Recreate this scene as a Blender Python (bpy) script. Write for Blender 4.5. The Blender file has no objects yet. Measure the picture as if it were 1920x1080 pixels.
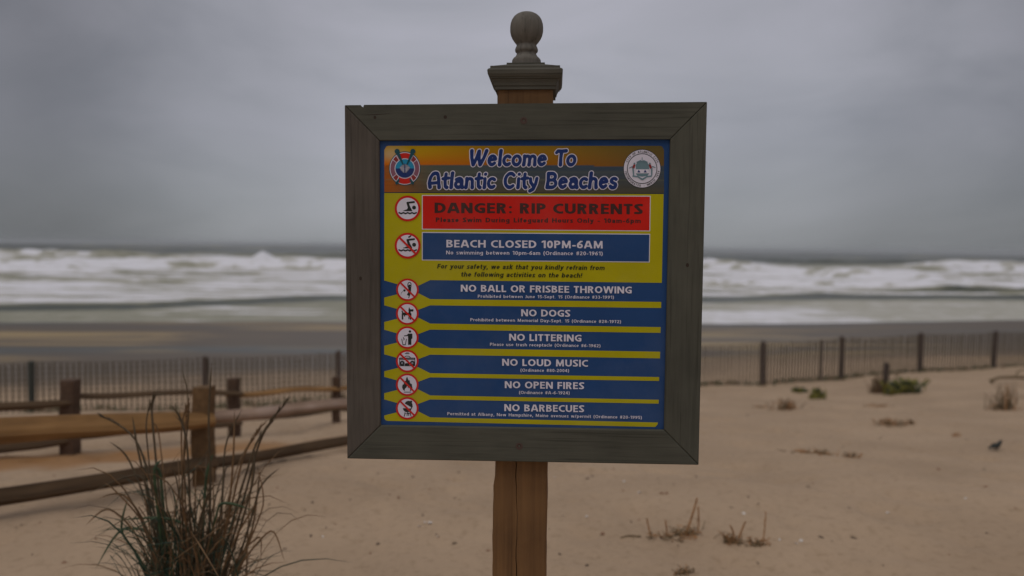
import bpy, math, random
import numpy as np
from mathutils import Matrix, Vector

random.seed(7)
rng = np.random.default_rng(7)
scene = bpy.context.scene
COL = scene.collection

# ------------------------------------------------------------------ camera
F_PX = 1450.0
PITCH, ROLL = 0.0530, 0.0125
EYE = np.array([0.0, 0.0, 1.6])


def rx(a):
    c, s = math.cos(a), math.sin(a)
    return np.array([[1, 0, 0], [0, c, -s], [0, s, c]])


def ry(a):
    c, s = math.cos(a), math.sin(a)
    return np.array([[c, 0, s], [0, 1, 0], [-s, 0, c]])


def rz(a):
    c, s = math.cos(a), math.sin(a)
    return np.array([[c, -s, 0], [s, c, 0], [0, 0, 1]])


CAM_R = rx(math.pi / 2 - PITCH) @ rz(ROLL)
cam_data = bpy.data.cameras.new('camera')
cam = bpy.data.objects.new('camera', cam_data)
COL.objects.link(cam)
M = Matrix(CAM_R.tolist()).to_4x4()
M.translation = Vector(EYE)
cam.matrix_world = M
cam_data.sensor_width = 36.0
cam_data.lens = F_PX / 1920 * 36.0
cam_data.clip_start = 0.05
cam_data.clip_end = 20000
cam_data.dof.use_dof = True
cam_data.dof.focus_distance = 1.97
cam_data.dof.aperture_fstop = 1.85
scene.camera = cam

# ------------------------------------------------------------------ world
SUN_EL, SUN_AZ = math.radians(68), math.radians(205)   # behind the camera, diffused by cloud
world = bpy.data.worlds.new('World')
scene.world = world
world.use_nodes = True
nt = world.node_tree
nt.nodes.clear()


def N(t, typ, **kw):
    n = t.nodes.new(typ)
    for k, v in kw.items():
        if hasattr(n, k):
            setattr(n, k, v)
        else:
            n.inputs[k].default_value = v
    return n


def ramp(t, stops, interp='LINEAR'):
    n = t.nodes.new('ShaderNodeValToRGB')
    cr = n.color_ramp
    cr.interpolation = interp
    while len(cr.elements) < len(stops):
        cr.elements.new(0.5)
    for e, (p, c) in zip(cr.elements, stops):
        e.position = p
        e.color = (c, c, c, 1) if isinstance(c, (int, float)) else (*c, 1)
    return n


L = nt.links.new
out = N(nt, 'ShaderNodeOutputWorld')
bg = N(nt, 'ShaderNodeBackground')
bg.inputs['Strength'].default_value = 0.1
sky = N(nt, 'ShaderNodeTexSky')
sky.sky_type = 'NISHITA'
sky.sun_disc = False
sky.sun_elevation = SUN_EL
sky.sun_rotation = SUN_AZ
tc = N(nt, 'ShaderNodeTexCoord')
sep = N(nt, 'ShaderNodeSeparateXYZ')
L(tc.outputs['Generated'], sep.inputs[0])
# overcast: luminance grows from the horizon to the zenith (values are ten times the radiance)
grad = ramp(nt, [(0.0, (2.95, 3.08, 3.26)), (0.05, (3.15, 3.28, 3.55)), (0.14, (3.35, 3.42, 3.85)),
                 (0.30, (3.3, 3.32, 3.75)), (1.0, (5.2, 5.1, 5.3))])
L(sep.outputs['Z'], grad.inputs[0])
# flat streaky cloud
mp = N(nt, 'ShaderNodeMapping')
mp.inputs['Rotation'].default_value = (0.0, math.radians(14), 0.3)
mp.inputs['Scale'].default_value = (1.2, 1.5, 3.6)
L(tc.outputs['Generated'], mp.inputs[0])
nz = N(nt, 'ShaderNodeTexNoise')
nz.inputs['Scale'].default_value = 1.7
nz.inputs['Detail'].default_value = 5.0
nz.inputs['Roughness'].default_value = 0.55
nz.inputs['Distortion'].default_value = 0.5
L(mp.outputs[0], nz.inputs['Vector'])
r1 = ramp(nt, [(0.3, (0.80, 0.815, 0.82)), (0.5, 1.0), (0.72, (1.15, 1.13, 1.15))])
L(nz.outputs['Fac'], r1.inputs[0])
mp2 = N(nt, 'ShaderNodeMapping')
mp2.inputs['Location'].default_value = (0.35, 0.1, 0.0)
L(tc.outputs['Generated'], mp2.inputs[0])
nz2 = N(nt, 'ShaderNodeTexNoise')
nz2.inputs['Scale'].default_value = 1.5
nz2.inputs['Detail'].default_value = 1.0
L(mp2.outputs[0], nz2.inputs['Vector'])
r2 = ramp(nt, [(0.3, 0.78), (0.7, 1.18)])
L(nz2.outputs['Fac'], r2.inputs[0])
m1 = N(nt, 'ShaderNodeMixRGB', blend_type='MULTIPLY')
m1.inputs[0].default_value = 1
L(grad.outputs[0], m1.inputs[1])
L(r1.outputs[0], m1.inputs[2])
m2 = N(nt, 'ShaderNodeMixRGB', blend_type='MULTIPLY')
m2.inputs[0].default_value = 1
L(m1.outputs[0], m2.inputs[1])
L(r2.outputs[0], m2.inputs[2])
m3 = N(nt, 'ShaderNodeMixRGB')
m3.inputs[0].default_value = 0.97
L(sky.outputs[0], m3.inputs[1])
# sky colour darkened off to the sides, for lens vignetting as well as cloud
dp = N(nt, 'ShaderNodeVectorMath', operation='DOT_PRODUCT')
dv = Vector((0.085, 0.975, 0.15)).normalized()
dp.inputs[1].default_value = dv
L(tc.outputs['Generated'], dp.inputs[0])
r3 = ramp(nt, [(0.0, 0.80), (0.66, 0.50), (0.80, 0.54), (0.92, 0.88), (0.975, 1.08), (1.0, 1.13)], 'EASE')
L(dp.outputs['Value'], r3.inputs[0])
m4 = N(nt, 'ShaderNodeMixRGB', blend_type='MULTIPLY')
m4.inputs[0].default_value = 1
L(m2.outputs[0], m4.inputs[1])
L(r3.outputs[0], m4.inputs[2])
L(m4.outputs[0], m3.inputs[2])
L(m3.outputs[0], bg.inputs['Color'])
L(bg.outputs[0], out.inputs['Surface'])

sun_data = bpy.data.lights.new('sun', 'SUN')
sun_data.energy = 0.8
sun_data.angle = math.radians(60)
sun_data.color = (1.0, 0.95, 0.88)
sun = bpy.data.objects.new('sun', sun_data)
COL.objects.link(sun)
sd = Vector((math.sin(SUN_AZ) * math.cos(SUN_EL), math.cos(SUN_AZ) * math.cos(SUN_EL), math.sin(SUN_EL)))
sun.rotation_euler = sd.to_track_quat('Z', 'Y').to_euler()
sun.location = (0, -5, 12)

vs = scene.view_settings
vs.view_transform = 'Standard'
vs.look = 'None'
vs.gamma = 1
vs.use_curve_mapping = False
vs.exposure = 0.0


# ------------------------------------------------------------------ helpers
def ray(px, py):
    d = CAM_R @ np.array([(px - 960) / F_PX, -(py - 540) / F_PX, -1.0])
    return d


def at(px, py, y):
    """world point seen at photo pixel px, py and standing at distance y"""
    d = ray(px, py)
    return EYE + d * (y / d[1])


def vnoise(x, y, seed=0):
    x = np.asarray(x, float)
    y = np.asarray(y, float)
    xi = np.floor(x).astype(np.int64)
    yi = np.floor(y).astype(np.int64)
    fx, fy = x - xi, y - yi
    fx = fx * fx * (3 - 2 * fx)
    fy = fy * fy * (3 - 2 * fy)

    def h(a, b):
        n = (a * 374761393 + b * 668265263 + seed * 982451653) & 0x7fffffff
        n = ((n ^ (n >> 13)) * 1274126177) & 0x7fffffff
        return ((n ^ (n >> 16)) & 0xffff) / 65535.0
    a = h(xi, yi) * (1 - fx) + h(xi + 1, yi) * fx
    b = h(xi, yi + 1) * (1 - fx) + h(xi + 1, yi + 1) * fx
    return a * (1 - fy) + b * fy


def fbm(x, y, seed=0, octs=4, gain=0.5):
    s = 0
    a = 1
    t = 0
    for k in range(octs):
        s = s + a * vnoise(np.asarray(x) * 2 ** k, np.asarray(y) * 2 ** k, seed + k * 17)
        t += a
        a *= gain
    return s / t


def sstep(a, b, x):
    t = np.clip((x - a) / (b - a), 0, 1)
    return t * t * (3 - 2 * t)


def mesh_obj(name, verts, faces, mats, parent=None, smooth=False, midx=None, attrs=None):
    me = bpy.data.meshes.new(name)
    me.from_pydata([tuple(map(float, v)) for v in verts], [], [tuple(f) for f in faces])
    for m in (mats if isinstance(mats, (list, tuple)) else [mats]):
        me.materials.append(m)
    if midx is not None:
        me.polygons.foreach_set('material_index', np.asarray(midx, dtype=np.int32))
    if smooth:
        me.polygons.foreach_set('use_smooth', np.ones(len(me.polygons), dtype=bool))
    if attrs:
        for k, v in attrs.items():
            v = np.asarray(v, dtype=np.float32)
            if v.ndim == 1:
                a = me.attributes.new(k, 'FLOAT', 'POINT')
                a.data.foreach_set('value', v)
            else:
                a = me.attributes.new(k, 'FLOAT_COLOR', 'POINT')
                a.data.foreach_set('color', np.concatenate([v, np.ones((len(v), 1), np.float32)], 1).ravel())
    me.update()
    o = bpy.data.objects.new(name, me)
    COL.objects.link(o)
    if parent is not None:
        o.parent = parent
    return o


def tag(o, label=None, cat=None, group=None, kind=None):
    if label:
        o['label'] = label
    if cat:
        o['category'] = cat
    if group:
        o['group'] = group
    if kind:
        o['kind'] = kind
    return o


def empty(name, loc, rot=None):
    o = bpy.data.objects.new(name, None)
    o.empty_display_size = 0.1
    COL.objects.link(o)
    m = Matrix(rot.tolist()).to_4x4() if rot is not None else Matrix.Identity(4)
    m.translation = Vector(loc)
    o.matrix_world = m
    return o


def grid_mesh(xs, ys, name, mat, zf, attrs=None):
    """xs may be 1D (shared) or 2D (rows, cols)"""
    if xs.ndim == 1:
        X, Y = np.meshgrid(xs, ys)
    else:
        X, Y = xs, np.repeat(ys[:, None], xs.shape[1], 1)
    Z = zf(X, Y)
    nr, nc = X.shape
    V = np.stack([X, Y, Z], -1).reshape(-1, 3).astype(np.float32)
    i = np.arange(nr * nc).reshape(nr, nc)
    Fq = np.stack([i[:-1, :-1], i[:-1, 1:], i[1:, 1:], i[1:, :-1]], -1).reshape(-1, 4)
    me = bpy.data.meshes.new(name)
    me.vertices.add(len(V))
    me.vertices.foreach_set('co', V.ravel())
    me.loops.add(len(Fq) * 4)
    me.loops.foreach_set('vertex_index', Fq.ravel().astype(np.int32))
    me.polygons.add(len(Fq))
    me.polygons.foreach_set('loop_start', np.arange(len(Fq), dtype=np.int32) * 4)
    me.polygons.foreach_set('loop_total', np.full(len(Fq), 4, dtype=np.int32))
    me.polygons.foreach_set('use_smooth', np.ones(len(Fq), dtype=bool))
    me.materials.append(mat)
    me.update(calc_edges=True)
    for k, fn in (attrs or {}).items():
        a = me.attributes.new(k, 'FLOAT', 'POINT')
        a.data.foreach_set('value', fn(X, Y).ravel().astype(np.float32))
    o = bpy.data.objects.new(name, me)
    COL.objects.link(o)
    return o


# ------------------------------------------------------------------ materials
def new_mat(name):
    m = bpy.data.materials.new(name)
    m.use_nodes = True
    t = m.node_tree
    b = t.nodes['Principled BSDF']
    return m, t, b


def plain(name, c, rough=0.6, var=0.08, scale=30, spec=0.3, film=0.0):
    m, t, b = new_mat(name)
    b.inputs['Roughness'].default_value = rough
    b.inputs['Specular IOR Level'].default_value = spec
    co = N(t, 'ShaderNodeTexCoord')
    n = N(t, 'ShaderNodeTexNoise')
    n.inputs['Scale'].default_value = scale
    n.inputs['Detail'].default_value = 4
    t.links.new(co.outputs['Object'], n.inputs['Vector'])
    r = ramp(t, [(0.3, tuple(x * (1 - var) for x in c)), (0.7, tuple(x * (1 + var) for x in c))])
    t.links.new(n.outputs['Fac'], r.inputs[0])
    if film:
        nf = N(t, 'ShaderNodeTexNoise')
        nf.inputs['Scale'].default_value = 5
        nf.inputs['Detail'].default_value = 7
        nf.inputs['Roughness'].default_value = 0.7
        t.links.new(co.outputs['Object'], nf.inputs['Vector'])
        rf = ramp(t, [(0.45, 0.0), (0.8, film)])
        t.links.new(nf.outputs['Fac'], rf.inputs[0])
        mf = N(t, 'ShaderNodeMixRGB')
        t.links.new(rf.outputs[0], mf.inputs[0])
        t.links.new(r.outputs[0], mf.inputs[1])
        mf.inputs[2].default_value = (0.38, 0.36, 0.33, 1)
        t.links.new(mf.outputs[0], b.inputs['Base Color'])
    else:
        t.links.new(r.outputs[0], b.inputs['Base Color'])
    return m


def wood(name, dark, mid, light, axis='Z', rough=0.8, fine=90, bump=0.25, blotch=6.0, along=0.06):
    """grain that runs along one local axis"""
    m, t, b = new_mat(name)
    b.inputs['Roughness'].default_value = rough
    b.inputs['Specular IOR Level'].default_value = 0.25
    co = N(t, 'ShaderNodeTexCoord')
    mp = N(t, 'ShaderNodeMapping')
    sc = {'X': (along, 1, 1), 'Y': (1, along, 1), 'Z': (1, 1, along)}[axis]
    mp.inputs['Scale'].default_value = sc
    t.links.new(co.outputs['Object'], mp.inputs[0])
    n1 = N(t, 'ShaderNodeTexNoise')
    n1.inputs['Scale'].default_value = fine
    n1.inputs['Detail'].default_value = 5
    n1.inputs['Roughness'].default_value = 0.65
    n1.inputs['Distortion'].default_value = 0.3
    t.links.new(mp.outputs[0], n1.inputs['Vector'])
    n2 = N(t, 'ShaderNodeTexNoise')
    n2.inputs['Scale'].default_value = blotch
    n2.inputs['Detail'].default_value = 3
    t.links.new(co.outputs['Object'], n2.inputs['Vector'])
    r = ramp(t, [(0.28, dark), (0.5, mid), (0.74, light)])
    mx = N(t, 'ShaderNodeMath', operation='MULTIPLY_ADD')
    mx.inputs[1].default_value = 0.55
    sub = N(t, 'ShaderNodeMath', operation='MULTIPLY')
    sub.inputs[1].default_value = 0.45
    t.links.new(n2.outputs['Fac'], sub.inputs[0])
    t.links.new(n1.outputs['Fac'], mx.inputs[0])
    t.links.new(sub.outputs[0], mx.inputs[2])
    t.links.new(mx.outputs[0], r.inputs[0])
    n4 = N(t, 'ShaderNodeTexNoise')
    n4.inputs['Scale'].default_value = fine * 1.6
    n4.inputs['Detail'].default_value = 2
    mp4 = N(t, 'ShaderNodeMapping')
    mp4.inputs['Scale'].default_value = tuple(x if x == 1 else x * 0.35 for x in sc)
    t.links.new(co.outputs['Object'], mp4.inputs[0])
    t.links.new(mp4.outputs[0], n4.inputs['Vector'])
    r4 = ramp(t, [(0.30, 0.72), (0.40, 1.0), (0.70, 1.0), (0.8, 1.10)])
    t.links.new(n4.outputs['Fac'], r4.inputs[0])
    n5 = N(t, 'ShaderNodeTexNoise')
    n5.inputs['Scale'].default_value = 3.2
    n5.inputs['Detail'].default_value = 5
    t.links.new(co.outputs['Object'], n5.inputs['Vector'])
    r5 = ramp(t, [(0.32, 0.84), (0.5, 1.0), (0.7, 1.12)])
    t.links.new(n5.outputs['Fac'], r5.inputs[0])
    x4 = N(t, 'ShaderNodeMixRGB', blend_type='MULTIPLY'); x4.inputs[0].default_value = 1
    x5 = N(t, 'ShaderNodeMixRGB', blend_type='MULTIPLY'); x5.inputs[0].default_value = 1
    t.links.new(r.outputs[0], x4.inputs[1]); t.links.new(r4.outputs[0], x4.inputs[2])
    t.links.new(x4.outputs[0], x5.inputs[1]); t.links.new(r5.outputs[0], x5.inputs[2])
    t.links.new(x5.outputs[0], b.inputs['Base Color'])
    bp_ = N(t, 'ShaderNodeBump')
    bp_.inputs['Strength'].default_value = bump
    bp_.inputs['Distance'].default_value = 0.002
    t.links.new(n1.outputs['Fac'], bp_.inputs['Height'])
    t.links.new(bp_.outputs[0], b.inputs['Normal'])
    return m


# ------------------------------------------------------------------ terrain
SEA_Z = -2.6
FX = np.array([-60, -20, -8.5, -5.4, -3.2, 1.0, 5.5, 7.6, 10.0, 12.2, 30, 60.0])
FY = np.array([2.0, 9.5, 12.8, 13.6, 14.4, 15.6, 16.8, 17.9, 19.0, 19.6, 23, 28.0])


def fence_y(x):
    return np.interp(x, FX, FY)


def shore_y(x):
    return np.interp(x, [-60, -26, -13, 12, 23, 33, 60], [38, 39.5, 42, 43.5, 46, 49, 53])


def bar_y(x):
    """line of the last small shore break"""
    return np.interp(x, [-60, -38, -24, -14, 16, 27, 45, 80], [39, 43.5, 48, 57.5, 62, 67, 70, 75])


def base_z(x, y):
    yf = np.maximum(fence_y(x), 9.6)
    pts = [(-60.0, 0.5), (-6.0, 0.05), (2.0, 0.0), (5.0, 0.0), (6.5, -0.19), (7.6, -0.335), (8.7, -0.42)]
    z = np.interp(y, [p[0] for p in pts], [p[1] for p in pts])
    t = (y - 8.7) / np.maximum(yf - 8.7, 0.5)
    z = np.where(t > 0, -0.42 - 0.93 * np.clip(t, 0, 1), z)
    sh = shore_y(x)
    z2 = np.interp((y - yf) / (sh - yf), [0, 0.3, 0.7, 1.0], [-1.35, -1.9, -2.36, SEA_Z])
    z2 = np.where(y > sh, SEA_Z - np.minimum((y - sh) * 0.03, 7), z2)
    return np.where(y > yf, z2, z)


def ground_z(x, y):
    z = 0
    for dy in (-0.6, -0.2, 0.2, 0.6):
        z = z + base_z(x, y + dy) * 0.25
    fade = sstep(30, 14, y)
    z = z + fade * ((fbm(x * 0.8, y * 0.8, 3, 3) - 0.5) * 0.16)
    z = z + fade * ((fbm(x * 4.0, y * 4.0, 11, 4, 0.6) - 0.5) * 0.040)
    # wind ripples, patchy
    z = z + fade * 0.006 * np.sin((x * 0.5 + y) * 38 + 5 * fbm(x * 1.4, y * 1.4, 51, 2)) * sstep(0.45, 0.65, vnoise(x * 0.6, y * 0.6, 52))
    # footprints and scuffs
    pit = fbm(x * 2.6 + 7, y * 2.6, 31, 2)
    z = z - fade * sstep(0.60, 0.80, pit) * 0.032
    pit2 = vnoise(x * 5.5 + 3, y * 5.5, 33)
    z = z - fade * sstep(0.80, 0.95, pit2) * 0.022
    return z


def ground_at(px, py):
    """where the line of sight through a photo pixel meets the sand"""
    d = ray(px, py)
    t = 1.0
    prev = t
    while t < 80:
        p = EYE + d * t
        if p[2] <= float(ground_z(p[0], p[1])):
            lo, hi = prev, t
            for _ in range(18):
                mid = (lo + hi) / 2
                p = EYE + d * mid
                if p[2] <= float(ground_z(p[0], p[1])):
                    hi = mid
                else:
                    lo = mid
            p = EYE + d * hi
            return np.array([p[0], p[1], float(ground_z(p[0], p[1]))])
        prev = t
        t += 0.05
    return EYE + d * 80


def spacing(parts):
    o = []
    for a, b, s in parts:
        o += list(np.arange(a, b, s))
    o.append(parts[-1][1])
    return np.array(o)


# litter strip of straw between the two rail fences
LIT = [at(px, py, y)[:2] for px, py, y in ((-400, 935, 5.2), (-150, 905, 5.6), (0, 882, 5.95), (200, 858, 6.3), (400, 838, 6.7), (640, 810, 7.5), (760, 800, 8.0))]


def dist_poly(X, Y, P):
    d = np.full(X.shape, 1e9)
    for a, b in zip(P[:-1], P[1:]):
        ab = np.array(b) - np.array(a)
        t = np.clip(((X - a[0]) * ab[0] + (Y - a[1]) * ab[1]) / (ab @ ab), 0, 1)
        d = np.minimum(d, np.hypot(X - a[0] - t * ab[0], Y - a[1] - t * ab[1]))
    return d


def a_litter(X, Y):
    d = dist_poly(X, Y, LIT) + (fbm(X * 1.5, Y * 1.5, 5, 3) - 0.5) * 0.5
    return sstep(0.50, 0.18, d) * (0.55 + 0.45 * fbm(X * 3, Y * 3, 8, 3))


def a_wet(X, Y):
    yf = fence_y(X)
    return sstep(2.0, 9.0, Y - yf + (fbm(X * 0.15, Y * 0.3, 4, 3) - 0.5) * 5)


def a_pool(X, Y):
    c = 27.6 + 0.10 * (X + 8) + (vnoise(X * 0.2, Y * 0, 2) - 0.5) * 1.5
    m = sstep(1.8, 0.7, np.abs(Y - c)) * sstep(2.5, -4, X) * (0.55 + 0.45 * sstep(0.3, 0.6, fbm(X * 0.4, Y * 1.2, 62, 3)))
    m2 = sstep(0.60, 0.70, fbm(X * 0.07, Y * 0.45, 61, 3)) * sstep(30, 34, Y) * 0.45
    shore = sstep(-1.2, 0.4, Y - shore_y(X) + (fbm(X * 0.25, Y * 0.2, 9, 2) - 0.5) * 2)
    return np.maximum(np.maximum(m, m2), shore)


def a_foam(X, Y):
    n = fbm(X * 0.12 + 3, Y * 0.9, 21, 4)
    m = sstep(0.54, 0.68, n) * sstep(21, 25, Y) * sstep(44, 38, Y) * sstep(26, 16, X)
    nn = sstep(0.35, 0.6, fbm(X * 0.25, Y * 1.1, 23, 3))
    left = (np.exp(-((Y - 33.0) / 1.3) ** 2) + 0.8 * np.exp(-((Y - 30.8) / 0.5) ** 2)) * sstep(-9, -15, X) * nn
    right = (np.exp(-((Y - 30.0) / 0.8) ** 2) + np.exp(-((Y - 26.3 - 0.1 * (X - 8)) / 0.6) ** 2)) * sstep(4, 7, X) * sstep(19, 13, X) * nn
    return np.clip(np.maximum(m * 0.6, np.maximum(left, right)), 0, 1)


m_sand, t, b = new_mat('sand')
b.inputs['Specular IOR Level'].default_value = 0.25
co = N(t, 'ShaderNodeTexCoord')
n1 = N(t, 'ShaderNodeTexNoise'); n1.inputs['Scale'].default_value = 0.9; n1.inputs['Detail'].default_value = 6
n2 = N(t, 'ShaderNodeTexNoise'); n2.inputs['Scale'].default_value = 260; n2.inputs['Detail'].default_value = 3
n3 = N(t, 'ShaderNodeTexNoise'); n3.inputs['Scale'].default_value = 22; n3.inputs['Detail'].default_value = 5
for n in (n1, n2, n3):
    t.links.new(co.outputs['Object'], n.inputs['Vector'])
rA = ramp(t, [(0.3, (0.400, 0.284, 0.188)), (0.7, (0.495, 0.356, 0.240))])
t.links.new(n1.outputs['Fac'], rA.inputs[0])
rB = ramp(t, [(0.25, 0.84), (0.5, 1.0), (0.75, 1.12)])
t.links.new(n2.outputs['Fac'], rB.inputs[0])
rC = ramp(t, [(0.30, (0.86, 0.85, 0.82)), (0.45, 1.0), (0.7, 1.04)])
t.links.new(n3.outputs['Fac'], rC.inputs[0])
mA = N(t, 'ShaderNodeMixRGB', blend_type='MULTIPLY'); mA.inputs[0].default_value = 1
t.links.new(rA.outputs[0], mA.inputs[1]); t.links.new(rB.outputs[0], mA.inputs[2])
mA2 = N(t, 'ShaderNodeMixRGB', blend_type='MULTIPLY'); mA2.inputs[0].default_value = 1
t.links.new(mA.outputs[0], mA2.inputs[1]); t.links.new(rC.outputs[0], mA2.inputs[2])


def attr(t, name):
    a = N(t, 'ShaderNodeAttribute')
    a.attribute_name = name
    return a.outputs['Fac']


def mixc(t, fac, a, col):
    m = N(t, 'ShaderNodeMixRGB')
    t.links.new(fac, m.inputs[0])
    t.links.new(a, m.inputs[1])
    m.inputs[2].default_value = (*col, 1)
    return m.outputs[0]


c_ = mixc(t, attr(t, 'litter'), mA2.outputs[0], (0.34, 0.165, 0.055))
c_ = mixc(t, attr(t, 'wet'), c_, (0.130, 0.098, 0.068))
c_ = mixc(t, attr(t, 'foam'), c_, (0.44, 0.31, 0.14))
c_ = mixc(t, attr(t, 'pool'), c_, (0.085, 0.085, 0.075))
t.links.new(c_, b.inputs['Base Color'])
rr = N(t, 'ShaderNodeMapRange')
t.links.new(attr(t, 'wet'), rr.inputs[0])
rr.inputs[3].default_value = 0.92
rr.inputs[4].default_value = 0.50
rr2 = N(t, 'ShaderNodeMixRGB')
t.links.new(attr(t, 'pool'), rr2.inputs[0])
t.links.new(rr.outputs[0], rr2.inputs[1])
rr2.inputs[2].default_value = (0.42, 0.42, 0.42, 1)
t.links.new(rr2.outputs[0], b.inputs['Roughness'])
bm1 = N(t, 'ShaderNodeBump'); bm1.inputs['Strength'].default_value = 0.30; bm1.inputs['Distance'].default_value = 0.012
t.links.new(n3.outputs['Fac'], bm1.inputs['Height'])
bm2 = N(t, 'ShaderNodeBump'); bm2.inputs['Strength'].default_value = 0.3; bm2.inputs['Distance'].default_value = 0.002
t.links.new(n2.outputs['Fac'], bm2.inputs['Height']); t.links.new(bm1.outputs[0], bm2.inputs['Normal'])
t.links.new(bm2.outputs[0], b.inputs['Normal'])

gx = spacing([(-900, -60, 60), (-60, -16, 2), (-16, -6, 0.25), (-6, 6.5, 0.05), (6.5, 18, 0.2), (18, 60, 2), (60, 901, 60)])
gy = spacing([(-60, 0, 3), (0, 2.5, 0.25), (2.5, 7.0, 0.05), (7.0, 12, 0.09), (12, 24, 0.2), (24, 60, 0.5), (60, 120, 5), (120, 6000, 490)])
sand = grid_mesh(gx, gy, 'sand_beach', m_sand, ground_z,
                 {'litter': a_litter, 'wet': a_wet, 'pool': a_pool, 'foam': a_foam})
tag(sand, 'pale brown dune sand sloping to the wet beach', kind='structure')

# ------------------------------------------------------------------ sea
BREAK = [  # distance, height, width, seed
    (84.0, 0.5, 2.2, 4), (100.0, 0.6, 2.8, 14), (121.0, 1.1, 3.4, 5),
    (146.0, 1.0, 4.0, 6), (170.0, 1.2, 4.6, 15), (195.0, 1.6, 5.0, 7), (250.0, 1.2, 8.0, 8), (330.0, 1.2, 10.0, 9), (440.0, 1.2, 13.0, 10),
    (600.0, 1.2, 18.0, 11), (850.0, 1.2, 26.0, 12)]


def crest(X, d, s):
    return d + (vnoise(X / (d * 0.35), X * 0, s) - 0.5) * d * 0.16 + (vnoise(X / (d * 0.07), X * 0, s + 50) - 0.5) * d * 0.03 - 0.02 * X


def sea_z(X, Y):
    z = np.full(X.shape, SEA_Z)
    z = z + 0.30 * np.exp(-((Y - bar_y(X) - 3.5) / 1.8) ** 2) * (0.6 + 0.6 * vnoise(X * 0.25, X * 0, 55))
    z = z + 0.03 * (fbm(X * 0.4, Y * 0.8, 70, 3) - 0.5) * np.clip(Y / 60, 0, 1)
    z = z + (fbm(X * 0.5, Y * 0.35, 72, 3) - 0.5) * np.interp(Y, [60, 75, 200, 500], [0, 0.25, 0.5, 0.3])
    z = z + (fbm(X * 0.05, Y * 0.12, 71, 3) - 0.5) * np.interp(Y, [60, 90, 300, 6000], [0, 0.4, 1.0, 1.5])
    for d, h, w, s in BREAK:
        mod = 0.25 + 0.95 * sstep(0.25, 0.7, vnoise(X / (d * 0.22) + 5, X * 0, s + 90))
        e = Y - crest(X, d, s)
        prof = np.where(e < 0, np.exp(-(e / (w * 0.45)) ** 2), np.exp(-(e / (w * 1.5)) ** 2))
        z = z + h * mod * prof * (0.85 + 0.3 * vnoise(X * 0.5, Y * 0.2, s + 7))
    # one breaker throws up spray in front of the horizon
    z = z + 2.6 * np.exp(-((X + 60) / 2.6) ** 2 - ((Y - 186) / 4.0) ** 2) * (0.7 + 0.5 * vnoise(X * 0.8, Y * 0.5, 77))
    z = z + 1.1 * np.exp(-((X + 76) / 4.0) ** 2 - ((Y - 184) / 4.0) ** 2)
    return z


def sea_foam(X, Y):
    """0 open water, about 0.45 cloudy churned water, 1 fresh foam"""
    ly = np.log(np.maximum(Y, 1.0))
    e = Y - bar_y(X)
    n = fbm(X / (5 + Y * 0.09), ly * 26, 40, 5, 0.6)
    n2 = fbm(X / (1.0 + Y * 0.02), ly * 80, 44, 4, 0.6)
    inside = sstep(1.5, 4.5, e) * sstep(252 + 18 * n, 190, Y)
    f = inside * (0.30 + 0.50 * sstep(0.30, 0.62, n))
    # rows of foam
    band = np.exp(-((e - 9) / 6.5) ** 2) * np.where(X < 0, 1.0, 0.85)
    band = np.maximum(band, 0.9 * np.exp(-((Y - 124 - 8 * (vnoise(X / 25, X * 0, 47) - 0.5)) / 13) ** 2))
    for d, h, w, s in BREAK:
        if d > 230:
            continue
        ec = Y - crest(X, d, s)
        amt = sstep(0.25, 0.62, vnoise(X / (d * 0.25) + 5, X * 0, s + 90))
        band = np.maximum(band, np.where(ec < 0, np.exp(-(ec / (w * 2.4)) ** 2), np.exp(-(ec / (w * 0.8)) ** 2)) * amt * 0.95)
    f = np.maximum(f, band * (0.55 + 0.45 * sstep(0.3, 0.6, n2)) * inside)
    n3 = fbm(X / (4 + Y * 0.12), ly * 95, 49, 3, 0.6)
    f = f * (0.62 + 0.28 * sstep(0.35, 0.65, n2) + 0.30 * sstep(0.35, 0.62, n3))
    # smooth swash between the shore break and the beach, with a few thin patches
    sw = sstep(1.0, -1.0, e)
    patch = sstep(0.50, 0.64, fbm(X / 7, Y / 1.6, 48, 3)) * 0.65 * sstep(-32, -18, X) * sstep(30, 20, X)
    tongue = np.exp(-np.abs((Y - 49.5 - 0.05 * (X - 14)) / 5.6) ** 3) * sstep(22.5, 18.5, X + 0.2 * (Y - 48)) * sstep(3, 8, X) * 0.66
    f = np.maximum(f, sw * np.maximum(np.maximum(patch, tongue), 0.26 + 0.16 * n + 0.14 * sstep(-5, 10, X)))
    f = f * (1 - 0.9 * np.exp(-((e - 0.5 - 1.5 * (n - 0.5)) / 1.9) ** 2) * (0.25 + 0.75 * sstep(-20, 12, X)))
    f = np.maximum(f, np.exp(-((X + 60) / 3.6) ** 2 - ((Y - 186) / 6) ** 2))
    # second dark trough on the far right
    dk = np.exp(-((Y - 82 - 0.02 * X) / 2.6) ** 2) * sstep(32, 44, X)
    f = f * (1 - 0.85 * dk)
    far = sstep(0.62, 0.74, fbm(X / 40, ly * 30, 46, 3)) * 0.3 * sstep(200, 300, Y)
    return np.clip(np.maximum(f, far), 0, 1)


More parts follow.
